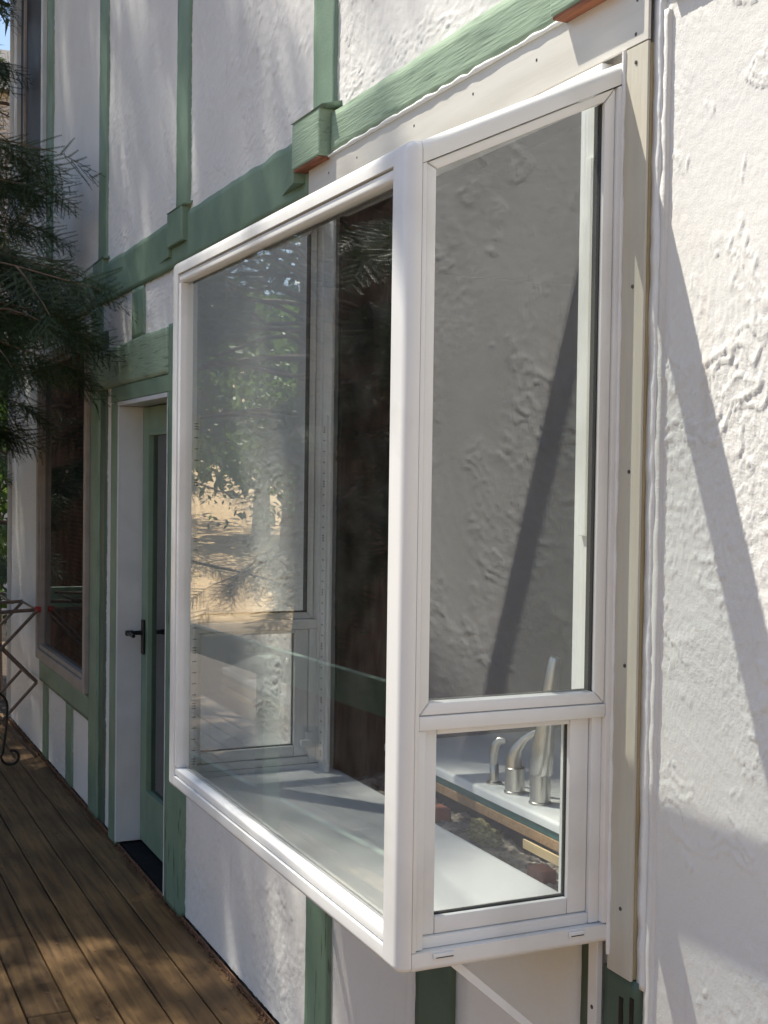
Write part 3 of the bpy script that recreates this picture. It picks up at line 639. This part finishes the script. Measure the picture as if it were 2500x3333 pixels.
# faucet group
f1 = thing('faucet', 'brushed steel kitchen faucet with tall tapered spout, rightmost on the sink deck', 'faucet', (-2.555, .175, .986))
def F_(o, p): o.data.transform(Matrix.Translation(-Vector(p.location))); o.parent = p; return o
def cyl_prof(r, h, b=.002): return [(.0001, 0), (r + .002, 0), (r + .002, .004), (r, .006), (r, h - b), (r - b, h), (.0001, h)]
F_(lathe('body', cyl_prof(.0245, .075), M['steel'], None, (-2.555, .175, .986), 28), f1)
F_(tube('spout', [(-2.555, .176, 1.052), (-2.555, .176, 1.058), (-2.551, .180, 1.12), (-2.546, .184, 1.18), (-2.540, .190, 1.25), (-2.534, .196, 1.32), (-2.533, .197, 1.327)], [.0240, .0275, .0250, .0215, .0180, .0150, .0125], M['steel'], None, 24), f1)
o = F_(lathe('set_screw', [(.0001, -.001), (.0035, -.001), (.0035, .001), (.0001, .0012)], M['slot'], None, (0, 0, 0), 12), f1)
o.data.transform(Matrix.Translation(f1.location)); o.data.transform(Matrix.Rotation(math.radians(90), 4, 'X')); o.data.transform(Matrix.Rotation(math.radians(50), 4, 'Z')); o.data.transform(Matrix.Translation(Vector((-2.5375, .1600, 1.010)) - Vector(f1.location)))
f2 = thing('faucet_valve', 'brushed steel valve body with curved lever, middle of the three on the sink deck', 'faucet', (-2.665, .172, .986))
F_(lathe('body', cyl_prof(.0240, .062), M['steel'], None, (-2.665, .172, .986), 28), f2)
F_(tube('lever', [(-2.668, .170, 1.044), (-2.668, .170, 1.070), (-2.660, .175, 1.095), (-2.645, .185, 1.118), (-2.625, .20, 1.135), (-2.60, .215, 1.143)], [.0215, .0195, .014, .009, .007, .006], M['steel'], None, 18), f2)
f3 = thing('soap_dispenser', 'small steel soap pump on a round foot, leftmost of the three on the sink deck', 'soap dispenser', (-2.765, .172, .986))
F_(lathe('base', [(.0001, 0), (.020, 0), (.020, .003), (.011, .006), (.011, .045), (.0085, .048), (.0085, .052), (.0001, .052)], M['steel'], None, (-2.765, .172, .986), 24), f3)
F_(tube('pump_head', [(-2.765, .170, 1.033), (-2.764, .170, 1.060), (-2.760, .173, 1.085), (-2.752, .18, 1.094), (-2.740, .19, 1.094)], [.0085, .0115, .0120, .010, .006], M['steel'], None, 16), f3)
# rough wall edge between seat and counter
def lump(name, c, s, mt, seed, sub=3, amp=.35):
    bm = bmesh.new(); bmesh.ops.create_icosphere(bm, subdivisions=sub, radius=1)
    r = random.Random(seed); off = r.uniform(0, 50)
    for v in bm.verts:
        n = v.co.normalized(); k = 1 + amp * (float(fbm(np.array(n.x * 2 + off), np.array(n.y * 2 + n.z * 1.7), seed, 4)) - .5) * 2 + amp * .35 * (float(fbm(np.array(n.x * 9 + off), np.array(n.y * 9 + n.z * 8), seed, 3)) - .5) * 2
        v.co = Vector((n.x * s[0] * k, n.y * s[1] * k, n.z * s[2] * k))
    o = from_bm(bm, name, mt, None, True); o.location = c; return o
rw = strip('rough_wall_edge', -3.36, -2.09, .80, .93, M['rubble'], 0, 0, False, 60)
bpy.data.objects.remove(rw)
nx, ny_ = 320, 22; AX, AY = np.meshgrid(np.linspace(-3.36, -2.06, nx), np.linspace(.013, cy + .028, ny_), indexing='ij')
AZ = .872 + .045 * (fbm(AX * 14, AY * 14, 61, 4, .6) - .35) + .025 * np.abs(fbm(AX * 60, AY * 60, 63, 3) - .5)
ii = np.arange(nx - 1)[:, None] * ny_ + np.arange(ny_ - 1)[None]
rb = from_np(np.stack([AX, AY, AZ], -1).reshape(-1, 3), np.stack([ii, ii + ny_, ii + ny_ + 1, ii + 1], -1).reshape(-1, 4), 'rough_wall_edge', M['rubble'], house, smooth=False)
rb['label'] = 'broken mortar edge of the wall between seat and counter'
o = lump('insulation_tuft', (-2.64, .075, .905), (.060, .030, .021), M['insul'], 3, 5, .75); tag(o, 'tuft of yellow mineral wool insulation sticking out behind the bay seat', 'insulation')
o = box('brick_piece', -2.395, -2.335, .045, .085, .872, .902, M['brick'], None, .004); tag(o, 'broken red brick piece near the right end of the bay seat', 'brick')
o = box('brick_piece', -2.90, -2.84, .05, .095, .878, .912, M['brick'], None, .004); tag(o, 'dark red brick piece at the left of the yellow insulation tuft', 'brick')
bm = bmesh.new(); bbox(bm, -2.50, -2.14, .098, .103, .905, .925)
sh_ = from_bm(bm, 'wood_shim', M['shim']); tag(sh_, 'thin pale pine shim lying along the counter edge above the brick', 'shim')

# ================================================================ door
door = thing('door', 'green glazed door with grey screen and black lever handle, set back in a white jamb', 'door', (-5.525, 0, 0))
def D_(o, p=None):
    o.data.transform(Matrix.Translation((5.525, 0, 0))); o.parent = p or door; return o
D_(box('jamb', -5.955, -5.935, -.034, .125, .02, 2.04, M['jamb'], None, .002))
D_(box('jamb', -5.115, -5.095, -.028, .125, .02, 2.04, M['jamb'], None, .002))
D_(box('head_jamb', -5.955, -5.095, -.034, .125, 2.041, 2.06, M['jamb'], None, .002))
D_(box('stop', -5.9345, -5.926, .095, .125, .02, 2.04, M['jamb'], None, .001))
lf_ = D_(box('stile', -5.925, -5.80, .078, .120, .03, 2.035, M['green'], None, .003)); D_(box('stile', -5.24, -5.117, .078, .120, .03, 2.035, M['green'], None, .003))
D_(box('door_rail', -5.799, -5.241, .078, .120, .03, .27, M['green'], None, .003)); D_(box('door_rail', -5.799, -5.241, .078, .120, 1.92, 2.035, M['green'], None, .003))
for (a, b, c, d) in ((-5.80, -5.785, .27, 1.92), (-5.255, -5.24, .27, 1.92)): D_(box('glazing_bead', a, b, .070, .112, c, d, M['green'], None, .002))
D_(box('glazing_bead', -5.7845, -5.2555, .070, .112, .27, .285, M['green'], None, .002)); D_(box('glazing_bead', -5.7845, -5.2555, .070, .112, 1.905, 1.92, M['green'], None, .002))
D_(box('pane', -5.786, -5.254, .092, .098, .284, 1.906, M['darkglass'], None))
D_(box('curtain', -5.79, -5.25, .130, .137, .26, 1.93, M['roomgrey'], None))
hb = D_(box('handle_plate', -5.888, -5.848, .066, .0775, .90, 1.06, M['iron'], None, .004))
D_(tube('lever_handle', [(-5.868, .068, 1.00), (-5.868, .012, 1.00), (-5.860, .004, 1.00), (-5.84, .002, 1.0), (-5.76, .002, .998)], [.011, .009, .010, .009, .008], M['iron'], None, 10))
D_(box('lock_knob', -5.884, -5.852, -.010, .030, .988, 1.012, M['iron'], None, .006))
D_(box('threshold', -5.957, -5.093, -.006, .13, .0, .012, M['black'], None, .003))

# ================================================================ left picture window
pw = thing('picture_window', 'tall picture window with taupe frame and dark slatted blind, left of the door', 'window', (-7.34, 0, .6))
def P_(o, p=None): o.data.transform(Matrix.Translation((7.34, 0, -.6))); o.parent = p or pw; return o
a, b, c, d = -8.065, -6.615, .60, 2.43
for nm, q in (('frame_stile', (a, a + .05, c, d)), ('frame_stile', (b - .05, b, c, d)), ('frame_rail', (a + .051, b - .051, c, c + .06)), ('frame_rail', (a + .051, b - .051, d - .05, d))):
    P_(box(nm, q[0], q[1], -.045, .02, q[2], q[3], M['taupe'], None, .004))
for nm, q in (('inner_stile', (a + .051, a + .075, c + .061, d - .051)), ('inner_stile', (b - .075, b - .051, c + .061, d - .051)), ('inner_rail', (a + .076, b - .076, c + .061, c + .085)), ('inner_rail', (a + .076, b - .076, d - .075, d - .051))):
    P_(box(nm, q[0], q[1], -.030, .03, q[2], q[3], M['taupe'], None, .003))
P_(box('pane', a + .07, b - .07, -.004, .002, c + .08, d - .07, M['darkglass'], None))
for i in range(66):
    z = .72 + i * .0252
    bm = bmesh.new(); xa, xb = a + .09, b - .08; vs = [bm.verts.new(p) for p in ((xa, .055, z + .009), (xb, .055, z + .009), (xb, .072, z - .007), (xa, .072, z - .007))]; bm.faces.new(vs)
    ret = bmesh.ops.extrude_face_region(bm, geom=bm.faces[:]); bmesh.ops.translate(bm, verts=[v for v in ret['geom'] if isinstance(v, bmesh.types.BMVert)], vec=(0, .0008, .0008))
    P_(from_bm(bm, 'blind_slat', M['blind']))
# ================================================================ upper window
uw = thing('upper_window', 'dark upstairs window with white trim and a thin centre bar, top left corner', 'window', (-8.45, 0, 3.42))
def U_(o): o.data.transform(Matrix.Translation((8.45, 0, -3.42))); o.parent = uw; return o
a, b, c, d = -9.03, -7.965, 3.42, 5.55
for nm, q in (('trim', (a, a + .09, c, d)), ('trim', (b - .055, b, c, d)), ('trim', (a + .091, b - .056, c, c + .05)), ('trim', (a + .091, b - .056, d - .06, d))):
    U_(box(nm, q[0], q[1], -.04, .02, q[2], q[3], M['jamb'], None, .003))
U_(box('centre_bar', -8.74, -8.715, -.028, .0, c + .051, d - .061, M['taupe'], None, .002))
U_(box('sash', a + .091, b - .056, .004, .012, c + .051, d - .061, M['mullion'], None)); U_(box('dark_reflection_sheet', a + .091, b - .056, -.012, -.010, c + .051, d - .061, M['mullion'], None))  # front sheet is added: matte dark colour stands for a tree's reflection in glass
# ================================================================ deck railing
def frame(p, q):
    d = (Vector(q) - Vector(p)); L = d.length; return Matrix.Translation(p) @ Vector((d.x, d.y, 0)).to_track_quat('X', 'Z').to_matrix().to_4x4(), L
def railing(name, label, p, q, posts):
    t = thing(name, label, 'railing', p); m, L = frame(p, q); t.matrix_world = m
    def r(n, *a, **k): o = box(n, *a, **k); o.parent = t; return o
    r('top_rail', 0, L, -.02, .02, .735, .885, M['green'], r=.004)
    r('bottom_rail', 0, L, -.019, .019, .07, .16, M['green'], r=.004)
    for i in range(posts): x = .05 + i * (L - .1) / (posts - 1); r('post', x - .045, x + .045, .0215, .111, -.25, .86, M['green'], r=.004)
    return t
railing('deck_railing', 'green wooden railing along the open side of the deck', (-9.62, -1.29, 0), (1.5, -2.29, 0), 7)
railing('deck_railing', 'short green wooden railing closing the far end of the deck', (-9.65, -1.24, 0), (-9.65, -.05, 0), 2)
# ================================================================ drying rack and iron stand
rk = thing('drying_rack', 'folding wooden clothes drying rack with a red joint, at the far end of the deck', 'drying rack', (-8.25, -.25, 0))
def R_(n, a, b, r=.009, m='rackwood'):
    V, F = tube_np([a, b], [r, r], 8); o = tube(n, [a, b], r, M[m], None, 8); o.data.transform(Matrix.Translation(-Vector(rk.location))); o.parent = rk; return o
for xx in (-8.55, -8.0):
    ya, yb = -.46, -.045; zm, zt = .455, .895
    R_('leg', (xx, ya, .0), (xx, yb, zm), .010); R_('leg', (xx + .014, yb, .0), (xx + .014, ya, zm), .010)
    R_('cross_slat', (xx, yb, zm), (xx, ya, zt), .010); R_('cross_slat', (xx + .014, ya, zm), (xx + .014, yb, zt), .010)
    R_('top_slat', (xx, ya - .05, zt - .02), (xx, yb, zt), .011); R_('top_slat', (xx + .01, ya - .1, zt + .03), (xx + .01, yb - .12, zt + .055), .009)
    if xx > -8.1: o = box('joint', xx - .014, xx + .020, yb - .016, yb + .020, zt - .015, zt + .020, M['red'], None, .005); o.data.transform(Matrix.Translation(-Vector(rk.location))); o.parent = rk
for yy, zz in ((-.05, .895), (-.46, .90), (-.19, .94), (-.33, .92), (-.05, .455), (-.46, .455), (-.25, .675), (-.25, .228)):
    R_('dowel', (-8.55, yy, zz), (-8.0, yy, zz), .0075)
st = thing('plant_stand', 'black wrought iron stand with curled foot, beside the drying rack', 'plant stand', (-7.75, -.27, 0))
def I_(pts, r=.0075): o = tube('scroll', pts, r, M['iron'], None, 10); o.data.transform(Matrix.Translation(-Vector(st.location))); o.parent = st
for sx_, sy_ in ((0, 1), (0, -1)):
    bx, by = -7.75 - sx_, -.415
    P = [(bx, by - sy_ * .02, .56)]
    for i in range(7): a_ = i / 6 * math.pi / 2; P.append((bx, by + sy_ * (.0 + .16 * math.sin(a_)), .36 + .12 * math.cos(a_)))
    P.append((bx, by + sy_ * .155, .24)); P.append((bx, by + sy_ * .135, .09))
    for i in range(14): a_ = math.pi + i / 13 * math.pi * 1.6; P.append((bx, by + sy_ * (.185 + .06 * math.cos(a_) * (1 - i / 26)), .068 + .060 * math.sin(a_) * (1 - i / 26)))
    I_(P)

# ================================================================ vegetation
def spray(seed, L=.30):
    """redwood spray: twig with side twigs and two ranks of flat needles; returns triangles"""
    r = np.random.default_rng(seed); T = []
    def needles(p, d, l, nlen):
        side = np.array([-d[1], d[0], 0.0]); n = max(4, int(l / .0075))
        for i in range(n):
            t = (i + .5) / n; q = p + d * l * t
            for s in (-1, 1):
                k = nlen * (1 - .45 * t) * r.uniform(.8, 1.15); e = q + (d * .55 + side * s * .85) * k + np.array([0, 0, r.normal(0, .0015)])
                T.append((q - d * .0027, q + d * .0027, e))
        T.append((p + side * .0012, p - side * .0012, p + d * l))
    d0 = np.array([1.0, 0, 0]); n = 11
    for i in range(n):
        t = .08 + .8 * i / n; s = 1 if i % 2 else -1; a = math.radians(r.uniform(38, 55)) * s
        l = L * (.50 * (1 - t) + .14) * r.uniform(.8, 1.2); d = np.array([math.cos(a), math.sin(a), r.uniform(-.25, .1)]); d /= np.linalg.norm(d)
        needles(np.array([L * t, 0, -.30 * L * t * t]), d, l, .0135)
    needles(np.array([L * .15, 0, 0]), np.array([1, 0, -.1]), L * .85, .0125)
    return np.array(T)  # (k,3,3)
SPR = [spray(s) for s in range(6)]
def simple_spray(seed, L=.5):
    r = np.random.default_rng(seed); T = []
    for i in range(14):
        t = i / 14; s = 1 if i % 2 else -1; a = math.radians(r.uniform(35, 60)) * s; l = L * (.55 * (1 - t) + .12); w_ = .018
        p = np.array([L * t, 0, -.1 * L * t * t]); d = np.array([math.cos(a), math.sin(a), r.uniform(-.3, .1)]); n = np.array([-d[1], d[0], 0])
        T.append((p - n * w_, p + n * w_, p + d * l))
    return np.array(T)
SSP = [simple_spray(s) for s in range(5)]
def place(tmpl, P, DIR, SC, roll, rng):
    """copies of template triangles at points P pointing along DIR"""
    out = []
    which = rng.integers(0, len(tmpl), len(P))
    for k in range(len(tmpl)):
        m = which == k
        if not m.any(): continue
        d = DIR[m]; d = d / (np.linalg.norm(d, axis=1)[:, None] + 1e-9)
        up = np.tile(np.array([0, 0, 1.0]), (len(d), 1)) + rng.normal(0, .25, (len(d), 3))
        s = np.cross(up, d); s /= np.linalg.norm(s, axis=1)[:, None] + 1e-9; u = np.cross(d, s)
        c, sn = np.cos(roll[m])[:, None], np.sin(roll[m])[:, None]; s, u = s * c + u * sn, -s * sn + u * c
        B = np.stack([d, s, u], 1) * SC[m][:, None, None]
        o = np.einsum('tvi,nij->ntvj', tmpl[k], B) + P[m][:, None, None, :]; out.append(o.reshape(-1, 3, 3))
    return np.concatenate(out)
def tri_obj(T, name, mt, parent):
    return from_np(T.reshape(-1, 3), np.arange(len(T) * 3).reshape(-1, 3), name, mt, parent)
def bez(p, q, droop, n=9, rng=None, wig=.05):
    p = np.array(p, float); q = np.array(q, float); t = np.linspace(0, 1, n)[:, None]
    P = p + (q - p) * t; L = np.linalg.norm(q - p); P[:, 2] += (droop * L * np.sin(np.pi * t[:, 0])); 
    if rng is not None: w_ = rng.normal(0, wig * L / 6, (n, 3)); w_[0] = 0; P += w_ * np.sin(np.pi * t) 
    return P
def conifer(name, label, loc, H, z0, R0, nb, group=None, extra=(), seed=1, density=22, fine_below=5.0, trunk_r=.22, azi=None, simple_only=False, wid=1.0):
    rng = np.random.default_rng(seed); t = thing(name, label, 'tree', loc, group); L0 = np.array(loc, float)
    base = gz(np.array(loc[0]), np.array(loc[1])) - loc[2]
    tube('trunk', [(0, 0, float(base) - .2), (0, 0, float(base) + 1.2), (.05, .02, H * .45), (0, 0, H * .8), (0, 0, H)], [trunk_r * 1.4, trunk_r, trunk_r * .7, trunk_r * .3, .02], M['bark'], t, 14)
    limbs = []; FP = []; FD = []; FS = []; CP = []; CD = []; CS = []
    def dress(P, dens, sc, coarse, st=.22):
        seg = np.linalg.norm(np.diff(P, axis=0), axis=1); L = seg.sum(); n = max(4, int(L * dens)); tt = np.sort(rng.uniform(st, 1.0, n)); tt[-1] = 1.0
        cum = np.concatenate([[0], np.cumsum(seg)]) / L
        for u in tt:
            p = np.array([np.interp(u, cum, P[:, k]) for k in range(3)]); i = min(len(P) - 2, np.searchsorted(cum, u, side='right') - 1)
            d = (P[i + 1] - P[i]) / (seg[i] + 1e-9); s = np.array([-d[1], d[0], 0]); s /= np.linalg.norm(s) + 1e-9
            k = rng.choice([-1, 1]) * rng.uniform(.3, 1.3); dd = d + s * k + np.array([0, 0, rng.uniform(-.95, .02)])
            if u > .985: dd = d + np.array([0, 0, -.15])
            (CP if coarse else FP).append(p); (CD if coarse else FD).append(dd); (CS if coarse else FS).append(sc * rng.uniform(.7, 1.25))
    for i in range(nb):
        f = i / nb; z = z0 + (H - z0) * f ** .92; a = rng.uniform(0, 6.283) if azi is None else azi(rng, z)
        R = R0 * (1 - f) ** .75 * rng.uniform(.6, 1.15) + .25
        q = (math.cos(a) * R * wid, math.sin(a) * R * wid, z - R * rng.uniform(.02, .30)); P = bez((0, 0, z), q, .06, 8, rng)
        limbs.append(tube_np(P, np.linspace(.016 + .006 * R, .003, len(P)), 5)); co = simple_only or (z + loc[2] > fine_below)
        dress(P, density * (.55 if co else 1), 1.0 if not co else 1.05, co)
    for (p, q, dr, dens, sc, st) in extra:
        P = bez(np.array(p) - L0, np.array(q) - L0, dr, 12, rng, .08); limbs.append(tube_np(P, np.linspace(.022, .0025, len(P)), 6)); dress(P, dens, sc, False, st)
        # secondary twigs
        for u in () if sc < .6 else np.linspace(max(st, .45), .97, 7):
            i = int(u * (len(P) - 1)); d = P[i + 1 if i + 1 < len(P) else i] - P[i - 1]; d /= np.linalg.norm(d); s = np.array([-d[1], d[0], 0]) * rng.choice([-1, 1])
            Q = bez(P[i], P[i] + (d * .7 + s * .4 + np.array([0, 0, rng.uniform(-.6, .15)])) * rng.uniform(.25, .5), .03, 5, rng); limbs.append(tube_np(Q, np.linspace(.007, .002, 5), 4)); dress(Q, dens * 1.2, sc, False)
    V, F = join_np(limbs); o = from_np(V, F, 'limbs', M['twig'], t, smooth=True)
    if FP:
        T = place(SPR, np.array(FP), np.array(FD), np.array(FS), rng.normal(0, .5, len(FP)), rng); o = tri_obj(T, 'foliage', M['needle'], t); o['kind'] = 'stuff'
    if CP:
        T = place(SSP, np.array(CP), np.array(CD), np.array(CS), rng.normal(0, .5, len(CP)), rng); o = tri_obj(T, 'crown', M['needle'], t); o['kind'] = 'stuff'
    return t
TX, TY = -9.5, -3.65
ext = []
def E_(q, dens=21, sc=.85, z=None, dr=.05, st=.3): ext.append(((TX, TY, (z if z is not None else q[2] + .5)), q, dr, dens, sc, st))
# limbs that reach to the wall and hang in front of it
for q in [(-6.5, -.22, 3.3), (-6.8, -.25, 2.98), (-7.0, -.25, 3.35), (-6.5, -.3, 3.12), (-7.3, -.3, 3.05), (-5.6, -.2, 2.52), (-5.9, -.22, 2.62), (-6.1, -.24, 2.7), (-5.85, -.22, 2.35), (-5.9, -.24, 2.2),
          (-6.1, -.28, 2.45), (-6.5, -.3, 2.65), (-7.0, -.32, 2.5), (-7.5, -.3, 2.7), (-7.4, -.3, 1.95), (-7.2, -.28, 2.1), (-6.6, -.3, 2.25), (-7.9, -.3, 2.3), (-8.2, -.25, 2.7), (-8.3, -.25, 2.0)]: E_(q, st=.5)
for q in [(-8.5, -.2, 4.3), (-8.8, -.2, 3.6), (-9.2, -.1, 2.9), (-9.3, -.1, 1.7), (-9.0, -.1, 4.9)]: E_(q, 30)
# lower limbs over the railing, seen mirrored in the bay glass
for q in [(-6.2, -2.5, 1.55), (-5.4, -2.4, 1.15), (-6.8, -2.2, 1.2), (-4.6, -2.6, 1.6), (-7.4, -2.3, .95), (-5.9, -2.9, 2.0), (-6.6, -1.9, 1.9), (-5.0, -2.2, 2.3), (-7.0, -2.6, 2.5), (-6.0, -2.3, 2.9)]: E_(q, 26, .95)
for q in [(-7.3, -1.85, 1.12), (-8.4, -2.15, 1.0)]: E_(q, 7, .75, z=q[2] + .35, dr=.03)
E_((-3.95, -2.2, 7.5), 150, .5, z=8.6, st=.88)  # high limb out of view, added to cast shade on the lower right wall
conifer('redwood_tree', 'dark redwood tree with drooping sprays in front of the left end of the wall', (TX, TY, 0), 21, 1.2, 3.1, 118, None, ext, 3, 9, 4.5, .28)
conifer('redwood_tree', 'tall dark redwood tree standing beyond the far end of the house', (-13.2, -1.2, 0), 16, 1.0, 3.2, 150, None, [((-13.2, -1.2, 3.5), (-10.2, .1, 2.6), .05, 26, 1.1, .3), ((-13.2, -1.2, 5.5), (-10.4, .2, 4.8), .05, 26, 1.1, .3), ((-13.2, -1.2, 1.5), (-10.2, .0, 1.0), .05, 26, 1.1, .3)], 5, 13, 6, .28)
conifer('redwood_tree', 'redwood tree seen mirrored in the bay glass, behind the nearer redwood', (-13.6, -4.9, 0), 28, 3.0, 3.8, 115, None, [], 9, 11, 3.5, .3)
def broad(name, label, loc, r, h, n, mt, seed, leaf=.12, group=None, cat='tree'):
    rng = np.random.default_rng(seed); t = thing(name, label, cat, loc, group); base = 0
    tube('trunk', [(0, 0, -.3), (r * .05, 0, h * .35), (0, r * .05, h * .7)], [r * .09, r * .06, r * .02], M['bark'], t, 8)
    cl = rng.normal(0, 1, (max(8, n // 60), 3)); cl /= np.linalg.norm(cl, axis=1)[:, None]; cl *= rng.uniform(.35, 1, (len(cl), 1)) ** .6
    C0 = cl * np.array([r, r, h * .38]) + np.array([0, 0, h * .62]); k = rng.integers(0, len(C0), n)
    P = C0[k] + rng.normal(0, 1, (n, 3)) * r * .16; a = rng.normal(0, 1, (n, 3)); a /= np.linalg.norm(a, axis=1)[:, None]; b = np.cross(a, rng.normal(0, 1, (n, 3))); b /= np.linalg.norm(b, axis=1)[:, None]
    s = leaf * rng.uniform(.6, 1.3, (n, 1)); V = np.stack([P - a * s, P + b * s * .45, P + a * s, P - b * s * .45], 1).reshape(-1, 3)
    o = from_np(V, np.arange(n * 4).reshape(-1, 4), 'crown', mt, t); o['kind'] = 'stuff'; return t
rb_ = random.Random(5)
# trees and bushes beyond the meadow, seen mirrored in the bay glass
spots = []
for i in range(26):
    a = math.radians(176 + i * 3.6); d = rb_.uniform(52, 78); spots.append((-3 + d * math.cos(a), -2 + d * math.sin(a)))
for i, (x, y) in enumerate(spots):
    h = rb_.uniform(8, 15); broad('oak_tree', ('dark oak tree in the distant row behind the dry golden meadow' if i % 3 else 'light green oak tree in the distant row behind the dry golden meadow'), (x, y, float(gz(np.array(x), np.array(y)))), h * .5, h, 2600, M['leaf_dark'] if i % 3 else M['leaf'], 100 + i, .45, 'trees behind the meadow')
broad('bush', 'bright green bush at the edge of the golden meadow, seen in the bay glass', (-46, -16.5, float(gz(np.array(-46.), np.array(-16.5)))), 4.2, 7.2, 6000, M['leaf'], 41, .13, None, 'bush')
broad('bush', 'yellow-green bush past the left end of the house', (-17, .9, -1.2), 1.8, 5.0, 6000, M['leaf'], 42, .10, None, 'bush')
broad('bush', 'low bright bush below the neighbouring house at the far left', (-20, -.6, -1.2), 2.0, 5.6, 6000, M['leaf'], 43, .10, None, 'bush')
# neighbouring house far left
nh = thing('neighbour_house', 'pale sided neighbouring house glimpsed through branches at the far left', 'house', (-30, 4, 0))
def H_(o): o.data.transform(Matrix.Translation((30, -4, 0))); o.parent = nh; return o
H_(box('wall', -36, -30, -6, 8, -1.5, 10.2, M['siding'], None))
for i in range(30):
    z = 6.2 + i * .135
    bm = bmesh.new(); vs = [(-29.995, -6, z), (-29.955, -6, z), (-29.985, -6, z + .13), (-29.995, -6, z + .13)]
    a_ = [bm.verts.new(v) for v in vs]; b_ = [bm.verts.new((v[0], 8, v[2])) for v in vs]; bm.faces.new(a_); bm.faces.new(b_)
    for j in range(4): bm.faces.new((a_[j], a_[(j + 1) % 4], b_[(j + 1) % 4], b_[j]))
    H_(from_bm(bm, 'siding_board', M['siding']))
bm = bmesh.new(); vs = [bm.verts.new(p) for p in ((-36.4, -6.5, 10.1), (-29.6, -6.5, 10.1), (-33, -6.5, 12.0), (-36.4, 8.5, 10.1), (-29.6, 8.5, 10.1), (-33, 8.5, 12.0))]
for f in ((0, 1, 2), (3, 5, 4), (0, 2, 5, 3), (1, 4, 5, 2), (0, 3, 4, 1)): bm.faces.new([vs[i] for i in f])
H_(from_bm(bm, 'roof', M['roof']))
# fallen sprays on the deck
for i, (x, y_, a_) in enumerate([(-4.02, -.13, .4), (-3.86, -.08, 1.2), (-4.2, -.50, 2.0), (-4.9, -.62, .9), (-5.9, -.3, 2.4), (-4.45, -.25, 3.0)]):
    T = SPR[i % 6] * .16; c_, s_ = math.cos(a_), math.sin(a_); Rm = np.array([[c_, s_, 0], [-s_, c_, 0], [0, 0, 1]]); T = T @ Rm
    o = tri_obj(T + np.array([0, 0, .004]), 'fallen_twig', M['debris'], None); o.location = (x, y_, .003)
    tag(o, 'small brown dead redwood twig ' + ('in the lit patch nearest the wall foot', 'tight against the wall at the bottom of the picture', 'on the third board out, near the bottom', 'on the boards left of the green post', 'in the shade before the door mat', 'on the second board, beside the white lower wall')[i], 'twig', 'dead twigs on the deck')
